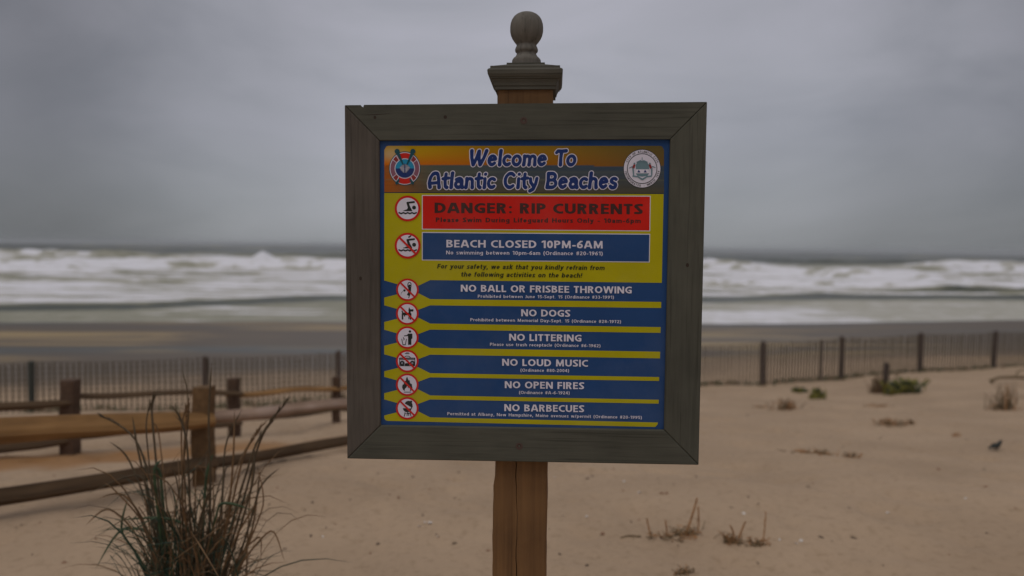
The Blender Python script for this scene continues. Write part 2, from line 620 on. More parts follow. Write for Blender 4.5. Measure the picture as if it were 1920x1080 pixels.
m_sea, t, b = new_mat('sea_water')
b.inputs['IOR'].default_value = 1.33
co = N(t, 'ShaderNodeTexCoord')
fn = N(t, 'ShaderNodeTexNoise'); fn.inputs['Scale'].default_value = 0.9; fn.inputs['Detail'].default_value = 6
t.links.new(co.outputs['Object'], fn.inputs['Vector'])
fa = attr(t, 'foam')
ad = N(t, 'ShaderNodeMath', operation='MULTIPLY_ADD')
t.links.new(fn.outputs['Fac'], ad.inputs[0]); ad.inputs[1].default_value = 0.30; t.links.new(fa, ad.inputs[2])
fr = ramp(t, [(0.16, 0.0), (0.90, 1.0)])
t.links.new(ad.outputs[0], fr.inputs[0])
mc = ramp(t, [(0.0, (0.045, 0.055, 0.036)), (0.35, (0.28, 0.27, 0.19)), (0.62, (0.50, 0.48, 0.41)), (0.90, (0.88, 0.87, 0.92))])
t.links.new(fr.outputs[0], mc.inputs[0])
t.links.new(mc.outputs[0], b.inputs['Base Color'])
rg = N(t, 'ShaderNodeMapRange')
t.links.new(fr.outputs[0], rg.inputs[0]); rg.inputs[3].default_value = 0.30
b.inputs['Specular IOR Level'].default_value = 0.32; rg.inputs[4].default_value = 0.9
t.links.new(rg.outputs[0], b.inputs['Roughness'])
bw = N(t, 'ShaderNodeBump'); bw.inputs['Strength'].default_value = 0.6; bw.inputs['Distance'].default_value = 0.25
t.links.new(fn.outputs['Fac'], bw.inputs['Height'])
t.links.new(bw.outputs[0], b.inputs['Normal'])

sy = np.concatenate([35 * 1.006 ** np.arange(0, 560), np.geomspace(1000, 9000, 60)])
ss = np.linspace(-1, 1, 420)
sx = ss[None, :] * (40 + sy[:, None] * 1.15)
sea = grid_mesh(sx, sy, 'sea', m_sea, sea_z, {'foam': sea_foam})
tag(sea, 'rough grey sea with rows of white breakers', kind='structure')

# ------------------------------------------------------------------ sign: frame of reference
YAW, LEAN, RO = -0.0549, 0.0012, -0.0061
SC = np.array([0.0254, 1.9459, 1.5049])
SR = rz(YAW) @ rx(LEAN) @ ry(RO)
OFF = np.array([0.0, -0.112, 1.52])            # middle of the board face, in the sign's own axes
root_loc = SC - SR @ OFF
sign = empty('beach_sign', root_loc, SR)
tag(sign, 'square blue and yellow beach rules sign in a grey wooden frame on a brown post', 'sign')


def bp(px, py, v=0.0):
    """photo pixel -> (u, w) on the board plane set back by v"""
    d = ray(px, py)
    o = SR.T @ (EYE - SC)
    dd = SR.T @ d
    tt = (v - o[1]) / dd[1]
    p = o + dd * tt
    return np.array([p[0], p[2]])


def loc3(u, v, w):
    return (u + OFF[0], v + OFF[1], w + OFF[2])


m_frameH = wood('weathered_frame_wood', (0.060, 0.059, 0.045), (0.088, 0.086, 0.066), (0.111, 0.108, 0.083), 'X', fine=110, blotch=7)
m_frameV = wood('weathered_frame_wood_upright', (0.060, 0.059, 0.045), (0.088, 0.086, 0.066), (0.111, 0.108, 0.083), 'Z', fine=110, blotch=7)
m_frameL = wood('weathered_frame_wood_warm', (0.062, 0.052, 0.042), (0.098, 0.083, 0.068), (0.130, 0.110, 0.092), 'Z', fine=110, blotch=7)
m_post = wood('brown_post_wood', (0.095, 0.048, 0.021), (0.180, 0.093, 0.038), (0.260, 0.138, 0.054), 'Z', fine=45, blotch=5, along=0.03, bump=0.35)
m_cap = wood('grey_cap_wood', (0.075, 0.072, 0.056), (0.115, 0.108, 0.085), (0.150, 0.140, 0.112), 'X', fine=90)
m_ball = wood('grey_turned_wood', (0.110, 0.100, 0.082), (0.175, 0.160, 0.135), (0.235, 0.215, 0.185), 'Z', fine=70, along=0.12)
m_screw = plain('rusty_screw', (0.075, 0.038, 0.030), 0.6)
m_knot = plain('wood_knot', (0.045, 0.030, 0.022), 0.8)

# frame rails, mitred
oc = [bp(*p) for p in ((646, 197), (1326, 191), (1310, 872), (651, 860))]
ic = [bp(*p) for p in ((710.5, 263), (1257, 260.5), (1245.5, 806.5), (713, 798))]
TH = 0.038
G = 0.00045


def rail(name, o1, o2, i2, i1, mat, notch=None):
    """board with outer edge o1-o2, inner edge i1-i2 and a small round-over; seams stay open by a hair"""
    o1, o2, i1, i2 = map(np.array, (o1, o2, i1, i2))
    d = (o2 - o1) / np.linalg.norm(o2 - o1)
    o1, i1 = o1 + d * G, i1 + d * G
    o2, i2 = o2 - d * G, i2 - d * G
    back = [o1 - d * G, o2 + d * G, i2 + d * G, i1 - d * G]
    ring = [o1, o2, i2, i1]
    if notch:
        pts = [o1 + (o2 - o1) * f - np.array([0, dep]) for f, dep in notch]
        ring = [o1] + pts + [o2, i2, i1]
        back = [o1 - d * G] + pts + [o2 + d * G, i2 + d * G, i1 - d * G]
    c = sum(ring) / len(ring)
    r = 0.0025

    def inset(q):
        res = []
        n = len(q)
        for k in range(n):
            a, b_, c2 = q[k - 1], q[k], q[(k + 1) % n]
            e1 = (b_ - a) / (np.linalg.norm(b_ - a) + 1e-9)
            e2 = (c2 - b_) / (np.linalg.norm(c2 - b_) + 1e-9)
            n1 = np.array([-e1[1], e1[0]]); n2_ = np.array([-e2[1], e2[0]])
            if np.dot(n1, c - b_) < 0 and abs(np.dot(n1, c - b_)) > 1e-6:
                n1 = -n1
            if np.dot(n2_, c - b_) < 0:
                n2_ = -n2_
            bis = n1 + n2_
            bis /= np.linalg.norm(bis) + 1e-9
            k_ = r / max(0.35, np.dot(bis, n1))
            res.append(b_ + bis * k_)
        return res
    ins = inset(ring) if not notch else [p + (c - p) / np.linalg.norm(c - p) * 0.0022 for p in ring]
    n = len(ring)
    V = [loc3(p[0], 0, p[1]) for p in ins] + [loc3(p[0], r * 0.8, p[1]) for p in ring] + [loc3(p[0], r * 2.5, p[1]) for p in ring] + [loc3(p[0], r * 4, p[1]) for p in back] + [loc3(p[0], TH, p[1]) for p in back]
    Fs = [tuple(range(n))]
    for a in (0, n, 2 * n, 3 * n):
        for k in range(n):
            Fs.append((a + k, a + n + k, a + n + (k + 1) % n, a + (k + 1) % n))
    Fs.append(tuple(range(4 * n, 5 * n))[::-1])
    return mesh_obj(name, V, Fs, mat, sign)


fr_top = rail('frame_rail', oc[0], oc[1], ic[1], ic[0], m_frameH,
              notch=[(0.036, 0.0), (0.043, 0.0), (0.0475, 0.0065), (0.0515, 0.0055), (0.054, -0.0005)])
rail('frame_rail', oc[1], oc[2], ic[2], ic[1], m_frameV)
rail('frame_rail', oc[2], oc[3], ic[3], ic[2], m_frameH)
rl = rail('frame_rail', oc[3], oc[0], ic[0], ic[3], m_frameL)
rl['label'] = 'left frame rail, warmer and paler than the other three'


def disc(cx, cw, r, v0, n=20):
    return [loc3(cx + r * math.cos(2 * math.pi * k / n), v0, cw + r * math.sin(2 * math.pi * k / n)) for k in range(n)]


def screw(px, py):
    c = bp(px, py)
    V = disc(c[0], c[1], 0.0095, -0.0006) + disc(c[0], c[1], 0.0055, -0.0009) + disc(c[0], c[1], 0.004, -0.0002) + [loc3(c[0], 0.0004, c[1])]
    Fs = []
    mi = []
    for a in (0, 20):
        for k in range(20):
            Fs.append((a + k, a + (k + 1) % 20, a + 20 + (k + 1) % 20, a + 20 + k)); mi.append(0 if a == 0 else 1)
    for k in range(20):
        Fs.append((40 + k, 40 + (k + 1) % 20, 60)); mi.append(1)
    return mesh_obj('screw', V, Fs, [m_wshr, m_screw], sign, midx=mi)


m_wshr = plain('screw_stain', (0.095, 0.065, 0.052), 0.8)
screw(982, 226)
screw(973.5, 836.5)


def knot(px, py, rx_, rw_):
    c = bp(px, py)
    n = 16
    V = [loc3(c[0] + rx_ * math.cos(2 * math.pi * k / n), -0.0004, c[1] + rw_ * math.sin(2 * math.pi * k / n)) for k in range(n)]
    V += [loc3(c[0] + rx_ * 1.15 * math.cos(2 * math.pi * k / n), 0.002, c[1] + rw_ * 1.15 * math.sin(2 * math.pi * k / n)) for k in range(n)]
    Fs = [tuple(range(n))] + [(k, k + n, (k + 1) % n + n, (k + 1) % n) for k in range(n)]
    return mesh_obj('knot', V, Fs, m_knot, sign)


knot(835, 219.5, 0.0045, 0.0045)
knot(703, 220, 0.0035, 0.004)
knot(676, 522, 0.0035, 0.005)
knot(1289, 497, 0.004, 0.005)
# split in the top rail near the mitre
c0, c1 = bp(676, 215.5), bp(735, 213)
cr = [c0, (c0 + c1) / 2 + np.array([0, -0.0016]), c1, (c0 + c1) / 2 + np.array([0, 0.0002])]
mesh_obj('wood_split', [loc3(p[0], -0.0003, p[1]) for p in cr] + [loc3(p[0], 0.002, p[1]) for p in cr],
         [(0, 1, 2, 3), (0, 4, 5, 1), (1, 5, 6, 2), (2, 6, 7, 3), (3, 7, 4, 0)], m_knot, sign)

# ---- post: lofted section with a drying crack
PV0, PW = TH + 0.004, 0.142
pc_u = (bp(932.5, 180, PV0)[0] + bp(1036.5, 180, PV0)[0]) / 2
pb_u = (bp(924.3, 1070, PV0)[0] + bp(1022.5, 1070, PV0)[0]) / 2
pz0, pz1 = -OFF[2] - 0.4, bp(984, 160, PV0)[1]
wt, wb = bp(984, 180, PV0)[1], bp(973, 1070, PV0)[1]
crk = [(-OFF[2] - 0.4, 0.0)] + [(bp(x, y, PV0)[1], x) for x, y in ((970, 1078), (969, 1020), (970, 960), (969, 925), (968, 905), (966.5, 880), (967, 840))]
V, Fs = [], []
nz_ = 90
for k in range(nz_):
    w = pz0 + (pz1 - pz0) * k / (nz_ - 1)
    cu = pc_u + (pb_u - pc_u) * (w - wt) / (wb - wt)
    h = PW / 2
    g = 0.006
    # crack position
    zz = [c[0] for c in crk[1:]]
    xx = [bp(c[1], 900, PV0)[0] for c in crk[1:]]
    cku = float(np.interp(w, zz, xx)) + 0.0012 * math.sin(w * 37) + 0.0008 * math.sin(w * 91)
    open_ = (0.0008 + 0.0004 * math.sin(w * 23)) if w < 0.2 else 0.00008
    jit = lambda s: 0.0006 * math.sin(w * 31 + s) + 0.0005 * math.sin(w * 77 + s * 2)
    chip = 0.005 * float(sstep(bp(925, 899, PV0)[1], bp(925, 892, PV0)[1], w)) if w < -0.3 else 0
    sec = [(-h + chip + jit(0), g), (-h + chip + g * 0.4 + jit(0), g * 0.4), (-h + chip + g + jit(0), 0), (-h * 0.55, 0.0006 + jit(4)), (cku - cu - open_, 0.0), (cku - cu - open_ * 0.3, 0.02),
           (cku - cu + open_ * 0.3, 0.02), (cku - cu + open_, 0.0), (h * 0.4, jit(6)), (h - g, 0), (h - g * 0.4 + jit(1), g * 0.4), (h + jit(1), g), (h + jit(1), PW - g), (h - g, PW), (-h + g, PW), (-h + chip + jit(0), PW - g)]
    V += [loc3(cu + a, PV0 + b_, w) for a, b_ in sec]
ns = 16
for k in range(nz_ - 1):
    for j in range(ns):
        a, b_ = k * ns + j, k * ns + (j + 1) % ns
        Fs.append((a, b_, b_ + ns, a + ns))
Fs.append(tuple(range((nz_ - 1) * ns, nz_ * ns)))
mesh_obj('post', V, Fs, m_post, sign)

# ---- cap: square mouldings lofted round the post
CF = PV0 - 0.024                          # front of the cap
AX = PV0 + PW / 2                         # axis depth
cw = lambda y: bp(985, y, CF)[1]
half = lambda x0, x1, v: (bp(x1, 140, v)[0] - bp(x0, 140, v)[0]) / 2
HC = PW / 2 + 0.024
prof = [(cw(182) - 0.001, PW / 2 + 0.0015), (cw(164.5) - 0.000, PW / 2 + 0.0015), (cw(164.5), HC - 0.018), (cw(159), HC - 0.018), (cw(157.5), HC - 0.0155), (cw(152), HC - 0.014),
        (cw(146), HC - 0.010), (cw(144.5), HC - 0.0065), (cw(143), HC - 0.0065), (cw(141.5), HC - 0.004), (cw(137), HC - 0.001), (cw(130), HC), (cw(127.5), HC - 0.002),
        (cw(125.5), HC - 0.007), (cw(125.0), HC - 0.007), (cw(121.5), HC - 0.007), (cw(121.5) + 0.001, HC - 0.012), (bp(985, 120.3, AX - 0.049)[1], 0.0485), (bp(985, 120.3, AX - 0.049)[1], 0.035)]
prof = prof[1:]
V, Fs = [], []
CU = pc_u + (pb_u - pc_u) * (cw(140) - wt) / (wb - wt)
for w, h in prof:
    b2 = 0.002
    V += [loc3(CU + a, AX + c, w) for a, c in ((-h + b2, -h), (h - b2, -h), (h, -h + b2), (h, h - b2), (h - b2, h), (-h + b2, h), (-h, h - b2), (-h, -h + b2))]
for k in range(len(prof) - 1):
    for j in range(8):
        a, b_ = k * 8 + j, k * 8 + (j + 1) % 8
        Fs.append((a, b_, b_ + 8, a + 8))
Fs.append(tuple(range((len(prof) - 1) * 8, len(prof) * 8)))
Fs.append(tuple(range(8))[::-1])
cap = mesh_obj('post_cap', V, Fs, m_cap, sign)
hp = 0.049
zt = bp(985, 120.3, AX - 0.049)[1]
zp = bp(985, 117.2, AX - 0.049)[1]
V = [loc3(CU + a, AX + c, z) for z in (zt, zp) for a, c in ((-hp, -hp), (hp, -hp), (hp, hp), (-hp, hp))]
mesh_obj('cap_plate', V, [(0, 1, 5, 4), (1, 2, 6, 5), (2, 3, 7, 6), (3, 0, 4, 7), (4, 5, 6, 7), (3, 2, 1, 0)], m_cap, cap)

# ---- finial
fz = lambda y: bp(987, y, AX)[1]
pxm = (bp(1017, 55, AX)[0] - bp(957, 55, AX)[0]) / 60
fin = [(None, 26.8), (116.5, 27.2), (113.5, 27.0), (110, 24.6), (107, 21.2), (104.5, 19.4), (103.5, 19.3), (102.6, 18.1), (100, 18.2), (98, 20.6), (96, 21.4), (93.5, 21.6), (90, 20.4), (87, 19.0), (84.5, 18.4), (83.5, 19.2),
       (79, 22.8), (73, 26.8), (67, 29.4), (60, 30.9), (52, 31.0), (45, 30.2), (38, 28.0), (32, 24.2), (28, 19.6), (25, 13.8), (23.6, 8.2), (23.0, 0.01)]
fin = [(y if y is not None else -1, r) for y, r in fin]
V, Fs = [], []
n = 40
for y, r in fin:
    R_ = r * pxm
    V += [loc3(CU + 0.0 + R_ * math.cos(2 * math.pi * k / n), AX + R_ * math.sin(2 * math.pi * k / n), fz(y) if y > 0 else zp - 0.001) for k in range(n)]
for k in range(len(fin) - 1):
    for j in range(n):
        a, b_ = k * n + j, k * n + (j + 1) % n
        Fs.append((a, b_, b_ + n, a + n))
mesh_obj('finial', V, Fs, m_ball, sign, smooth=True)


# ------------------------------------------------------------------ printed panel
def ink(name, c, rough=0.55):
    return plain(name, c, rough, 0.06, 9, 0.15, film=0.10)


K_ = {}
K_['blue'] = ink('print_blue', (0.022, 0.070, 0.205))
K_['yellow'] = ink('print_yellow', (0.50, 0.435, 0.004))
K_['red'] = ink('print_red', (0.66, 0.018, 0.010))
K_['white'] = ink('print_white', (0.78, 0.74, 0.84))
K_['black'] = ink('print_black', (0.022, 0.026, 0.024))
K_['brownink'] = ink('print_dark_brown', (0.070, 0.028, 0.024))
K_['navy'] = ink('print_navy', (0.016, 0.040, 0.175))
K_['olive'] = ink('print_dark_green', (0.030, 0.036, 0.012))
K_['sky'] = ink('print_sky_blue', (0.02, 0.30, 0.52))
K_['teal'] = ink('print_teal', (0.012, 0.085, 0.11))
K_['seal'] = ink('print_seal_teal', (0.17, 0.27, 0.31))
K_['maroon'] = ink('print_maroon', (0.30, 0.035, 0.035))
K_['mauve'] = ink('print_mauve', (0.28, 0.11, 0.16))
K_['grey'] = ink('print_grey', (0.30, 0.30, 0.36))
K_['seam'] = ink('print_seam', (0.008, 0.025, 0.06))

PB = 0.010                                # panel face set back from the frame face
LV = lambda k: PB - 0.00035 * k           # print layers


def px_poly(pts, k):
    return [loc3(*(lambda q: (q[0], LV(k), q[1]))(bp(x, y, LV(k)))) for x, y in pts]


class Print:
    """collects flat shapes of one printed item: pixels of the photo -> real board plane"""

    def __init__(self):
        self.V, self.F, self.M, self.mats = [], [], [], []

    def mi(self, key):
        if key not in self.mats:
            self.mats.append(key)
        return self.mats.index(key)

    def poly(self, pts, k, key):
        b0 = len(self.V)
        self.V += px_poly(pts, k)
        # orientation: counter-clockwise seen from the front
        self.F.append(tuple(range(b0, b0 + len(pts))))
        self.M.append(self.mi(key))

    def ell(self, cx, cy, rx_, ry_, k, key, n=48, a0=0, a1=360):
        full = abs(a1 - a0) >= 360
        m = n if full else n + 1
        pts = [(cx + rx_ * math.cos(math.radians(a0 + (a1 - a0) * j / n)), cy - ry_ * math.sin(math.radians(a0 + (a1 - a0) * j / n))) for j in range(m)]
        self.poly(pts, k, key)

    def sdf(self, strokes, polys, grow, k, key, step, ox=0.0, oy=0.0, sc=1.0, shear=0.0, erase=None):
        """strokes: (x1,y1,x2,y2,r1,r2) in glyph units (y up); pixel = ox + x*sc, oy - y*sc"""
        S = np.array(strokes, float).reshape(-1, 6)
        x0 = min([s[0] for s in S] + [s[2] for s in S] + [p[0] for q in polys for p in q]) if len(S) or polys else 0
        xs_ = list(S[:, 0]) + list(S[:, 2]) + [p[0] for q in polys for p in q]
        ys_ = list(S[:, 1]) + list(S[:, 3]) + [p[1] for q in polys for p in q]
        rm = (S[:, 4:].max() if len(S) else 0) + grow + step * 1.5
        gxs = np.arange(min(xs_) - rm, max(xs_) + rm + step, step)
        gys = np.arange(min(ys_) - rm, max(ys_) + rm + step, step)
        X, Y = np.meshgrid(gxs, gys)
        D = np.full(X.shape, 1e3)
        for x1, y1, x2, y2, r1_, r2_ in S:
            dx, dy = x2 - x1, y2 - y1
            l2 = dx * dx + dy * dy + 1e-12
            tt = np.clip(((X - x1) * dx + (Y - y1) * dy) / l2, 0, 1)
            D = np.minimum(D, np.hypot(X - x1 - tt * dx, Y - y1 - tt * dy) - (r1_ + (r2_ - r1_) * tt))
        for q in polys:
            dd = np.full(X.shape, 1e3)
            ins = np.zeros(X.shape, bool)
            for (xa, ya), (xb, yb) in zip(q, q[1:] + q[:1]):
                dx, dy = xb - xa, yb - ya
                tt = np.clip(((X - xa) * dx + (Y - ya) * dy) / (dx * dx + dy * dy + 1e-12), 0, 1)
                dd = np.minimum(dd, np.hypot(X - xa - tt * dx, Y - ya - tt * dy))
                cond = (ya > Y) != (yb > Y)
                xi = xa + (Y - ya) * dx / (dy if abs(dy) > 1e-9 else 1e-9)
                ins ^= cond & (X < xi)
            D = np.minimum(D, np.where(ins, -dd, dd))
        D = D - grow
        if erase is not None:
            for x1, y1, x2, y2, r_ in erase:
                dx, dy = x2 - x1, y2 - y1
                tt = np.clip(((X - x1) * dx + (Y - y1) * dy) / (dx * dx + dy * dy + 1e-12), 0, 1)
                D = np.maximum(D, -(np.hypot(X - x1 - tt * dx, Y - y1 - tt * dy) - r_))
        ins = D < 0
        cache = {}
        mi = self.mi(key)

        def vid(x, y):
            kk = (round(x / step * 64), round(y / step * 64))
            if kk not in cache:
                cache[kk] = len(self.V)
                px_, py_ = ox + (x + shear * y) * sc, oy - y * sc
                q = bp(px_, py_, LV(k))
                self.V.append(loc3(q[0], LV(k), q[1]))
            return cache[kk]
        c = ins[:-1, :-1].astype(int) + ins[:-1, 1:] + ins[1:, 1:] + ins[1:, :-1]
        for r_ in range(c.shape[0]):
            row = c[r_]
            j = 0
            W_ = len(row)
            nzr = np.nonzero(row)[0]
            if len(nzr) == 0:
                continue
            j = nzr[0]
            end = nzr[-1] + 1
            while j < end:
                if row[j] == 0:
                    j += 1
                    continue
                if row[j] == 4:
                    j2 = j
                    while j2 < end and row[j2] == 4:
                        j2 += 1
                    self.F.append((vid(gxs[j], gys[r_]), vid(gxs[j2], gys[r_]), vid(gxs[j2], gys[r_ + 1]), vid(gxs[j], gys[r_ + 1])))
                    self.M.append(mi)
                    j = j2
                    continue
                cs = [(gxs[j], gys[r_], D[r_, j]), (gxs[j + 1], gys[r_], D[r_, j + 1]), (gxs[j + 1], gys[r_ + 1], D[r_ + 1, j + 1]), (gxs[j], gys[r_ + 1], D[r_ + 1, j])]
                poly = []
                for q in range(4):
                    a, b_ = cs[q], cs[(q + 1) % 4]
                    if a[2] < 0:
                        poly.append((a[0], a[1]))
                    if (a[2] < 0) != (b_[2] < 0):
                        f = a[2] / (a[2] - b_[2])
                        poly.append((a[0] + (b_[0] - a[0]) * f, a[1] + (b_[1] - a[1]) * f))
                ids = []
                for p_ in poly:
                    v_ = vid(*p_)
                    if not ids or ids[-1] != v_:
                        ids.append(v_)
                if len(ids) > 1 and ids[0] == ids[-1]:
                    ids.pop()
                if len(ids) >= 3 and len(set(ids)) == len(ids):
                    self.F.append(tuple(ids))
                    self.M.append(mi)
                j += 1

    def build(self, name, parent, label=None):
        o = mesh_obj(name, self.V, self.F, [K_[k] for k in self.mats], parent, midx=self.M)
        if label:
            o['label'] = label
        return o


# panel sheet (reaches behind the frame rails)
u0, w0 = ic[0][0] - 0.012, ic[0][1] + 0.012
u1, w1 = ic[1][0] + 0.012, ic[2][1] - 0.012
V = [loc3(u, v, w) for v in (PB, PB + 0.006) for u, w in ((u0, w1), (u1, w1), (u1, w0), (u0, w0))]
panel = mesh_obj('info_panel', V, [(0, 1, 2, 3), (7, 6, 5, 4), (0, 4, 5, 1), (1, 5, 6, 2), (2, 6, 7, 3), (3, 7, 4, 0)], K_['blue'], sign)
backing = mesh_obj('backing_board', [loc3(u, v, w) for v in (PB + 0.008, TH - 0.002) for u, w in ((u0, w1), (u1, w1), (u1, w0), (u0, w0))],
                   [(0, 1, 2, 3), (7, 6, 5, 4), (0, 4, 5, 1), (1, 5, 6, 2), (2, 6, 7, 3), (3, 7, 4, 0)], m_frameV, sign)

# header picture: a sunset print, colours laid on a fine sheet
HX0, HX1, HY0, HY1 = 720.6, 1245.0, 273.4, 360.2
nu, nv = 150, 40
V, C, Fs = [], [], []


def lerp(a, b, t):
    return np.array(a) * (1 - t) + np.array(b) * t


for j in range(nv + 1):
    for i in range(nu + 1):
        s, q = i / nu, j / nv
        # rounded top corners
        x = HX0 + (HX1 - HX0) * s
        ytop = HY0
        rad = 8.0
        dl = min(x - HX0, HX1 - x)
        if dl < rad:
            ytop += rad - math.sqrt(max(0, rad * rad - (rad - dl) ** 2))
        ybot = HY1 + 2.0 * s
        y = ytop + (ybot - ytop) * q
        p = bp(x, y, LV(1))
        V.append(loc3(p[0], LV(1), p[1]))
        yy = (y - HY0) / (ybot - HY0)
        hor = 0.41 + 0.02 * s
        if yy < hor:
            tt = yy / hor
            left = lerp((0.50, 0.26, 0.02), (0.60, 0.15, 0.015), tt ** 1.6)
            right = lerp((0.13, 0.10, 0.035), (0.15, 0.085, 0.03), tt)
            mid = lerp((0.33, 0.20, 0.03), (0.36, 0.13, 0.02), tt)
            col = lerp(left, mid, min(1, s / 0.45)) if s < 0.45 else lerp(mid, right, min(1, (s - 0.45) / 0.5))
            gl = math.exp(-((s - 0.035) / 0.05) ** 2 - ((yy - 0.14) / 0.16) ** 2)
            col = lerp(col, (0.62, 0.50, 0.42), gl * 0.8)
            gl = math.exp(-((s - 0.10) / 0.14) ** 2 - ((yy - 0.05) / 0.2) ** 2)
            col = lerp(col, (0.50, 0.33, 0.02), gl * 0.7)
        else:
            tt = (yy - hor) / (1 - hor)
            left = lerp((0.105, 0.115, 0.07), (0.11, 0.085, 0.05), tt)
            right = lerp((0.055, 0.075, 0.10), (0.085, 0.075, 0.05), tt ** 1.4)
            col = lerp(left, right, min(1, s / 0.5))
            red = math.exp(-((s - 0.0) / 0.09) ** 2)
            col = lerp(col, (0.36, 0.11, 0.03), red * 0.9)
            lines = math.exp(-((yy - 0.73) / 0.015) ** 2) * 0.35 + math.exp(-((yy - 0.56) / 0.02) ** 2) * 0.2
            col = lerp(col, (0.17, 0.17, 0.10), lines)
            col = col * (0.92 + 0.16 * float(vnoise(s * 9, yy * 45, 5)))
        col = np.array(col)
        lum = float(col.mean())
        C.append(np.clip(lum + (col - lum) * 1.15, 0.004, 1) * 1.12)
for j in range(nv):
    for i in range(nu):
        a = j * (nu + 1) + i
        Fs.append((a + nu + 1, a + nu + 2, a + 1, a))
mh, t, b = new_mat('print_sunset')
an = N(t, 'ShaderNodeAttribute'); an.attribute_name = 'print'
t.links.new(an.outputs['Color'], b.inputs['Base Color'])
b.inputs['Roughness'].default_value = 0.55
b.inputs['Specular IOR Level'].default_value = 0.15
mesh_obj('header_picture', V, Fs, mh, panel, attrs={'print': np.array(C)})

# yellow field and stripes
P = Print()


def z2(x, y):
    return (700 + x / 3.4286, 520 + y / 3.4286)


P.poly([(720.5, 361.9), (1244.3, 363.8), (1240.9, 530.3)] + [z2(365, 18), z2(290, 54), z2(225, 60), z2(150, 43), z2(70, 20)], 1, 'yellow')
P.poly([(720.5, 360.2), (1244.4, 362.2), (1244.3, 363.8), (720.5, 361.9)], 1, 'seam')
P.build('yellow_field', panel)
for (a, b_, c, d, e, f, xr) in ((130, 180, 140, 180, 158, 197, 1851), (287, 337, 297, 336, 320, 357, 1847), (440, 495, 454, 497, 478, 521, 1844),
                                (604, 640, 616, 643, 641, 666, 1838), (745, 785, 759, 785, 787, 812, 1835)):
    P = Print()
    P.poly([z2(70, a), z2(150, a - 20), z2(225, a - 38), z2(290, c - 38), z2(365, c), z2(xr, e), z2(xr - 1, f), z2(365, d), z2(290, d + 28),
            z2(225, d + 42), z2(150, b_ + 22), z2(70, b_)], 1, 'yellow')
    P.build('yellow_stripe', panel)
P = Print()
P.poly([z2(70, 888), z2(150, 868), z2(225, 850), z2(290, 862), z2(365, 900), z2(1830, 933), z2(1826, 948), z2(1812, 962), z2(92, 923), z2(78, 918), z2(70, 905)], 1, 'yellow')
P.build('yellow_stripe', panel)


def frame_box(x0, y0, x1, y1, x2, y2, x3, y3, key, name, brd=1.5):
    P = Print()
    P.poly([(x0 - brd, y0 - brd), (x1 + brd, y1 - brd), (x2 + brd, y2 + brd), (x3 - brd, y3 + brd)], 2, 'white')
    P.poly([(x0, y0), (x1, y1), (x2, y2), (x3, y3)], 3, key)
    return P.build(name, panel)


frame_box(792.6, 367.2, 1218.6, 368.6, 1217.6, 432.2, 792.6, 428.8, 'red', 'red_warning_band')
frame_box(792.6, 436.6, 1217.6, 440.0, 1216.6, 490.5, 792.6, 486.6, 'blue', 'blue_hours_band')


# ---- lettering: a bold humanist sans drawn as strokes (cap height 1), contoured into flat shapes
def contour(D, gxs, gys, step):
    """filled region where D < 0, as polygons"""
    V_, F_ = [], []
    cache = {}

    def vid(x, y):
        kk = (round(x / step * 64), round(y / step * 64))
        if kk not in cache:
            cache[kk] = len(V_)
            V_.append((x, y))
        return cache[kk]
    ins = D < 0
    c = ins[:-1, :-1].astype(int) + ins[:-1, 1:] + ins[1:, 1:] + ins[1:, :-1]
    for r_ in range(c.shape[0]):
        row = c[r_]
        nzr = np.nonzero(row)[0]
        if len(nzr) == 0:
            continue
        j, end = int(nzr[0]), int(nzr[-1]) + 1
        while j < end:
            if row[j] == 0:
                j += 1
                continue
            if row[j] == 4:
                j2 = j
                while j2 < end and row[j2] == 4:
                    j2 += 1
                F_.append((vid(gxs[j], gys[r_]), vid(gxs[j2], gys[r_]), vid(gxs[j2], gys[r_ + 1]), vid(gxs[j], gys[r_ + 1])))
                j = j2
                continue
            cs = [(gxs[j], gys[r_], D[r_, j]), (gxs[j + 1], gys[r_], D[r_, j + 1]), (gxs[j + 1], gys[r_ + 1], D[r_ + 1, j + 1]), (gxs[j], gys[r_ + 1], D[r_ + 1, j])]
            poly = []
            for q in range(4):
                a, b_ = cs[q], cs[(q + 1) % 4]
                if a[2] < 0:
                    poly.append((a[0], a[1]))
                if (a[2] < 0) != (b_[2] < 0):
                    f = a[2] / (a[2] - b_[2])
                    poly.append((a[0] + (b_[0] - a[0]) * f, a[1] + (b_[1] - a[1]) * f))
            ids = []
            for p_ in poly:
                v_ = vid(*p_)
                if not ids or ids[-1] != v_:
                    ids.append(v_)
            if len(ids) > 1 and ids[0] == ids[-1]:
                ids.pop()
            if len(ids) >= 3 and len(set(ids)) == len(ids):
                F_.append(tuple(ids))
            j += 1
    return np.array(V_), F_


def arcq(cx, cy, ax, ay, a0, a1, n=12):
    return [(cx + ax * math.cos(math.radians(a0 + (a1 - a0) * k / n)), cy + ay * math.sin(math.radians(a0 + (a1 - a0) * k / n))) for k in range(n + 1)]


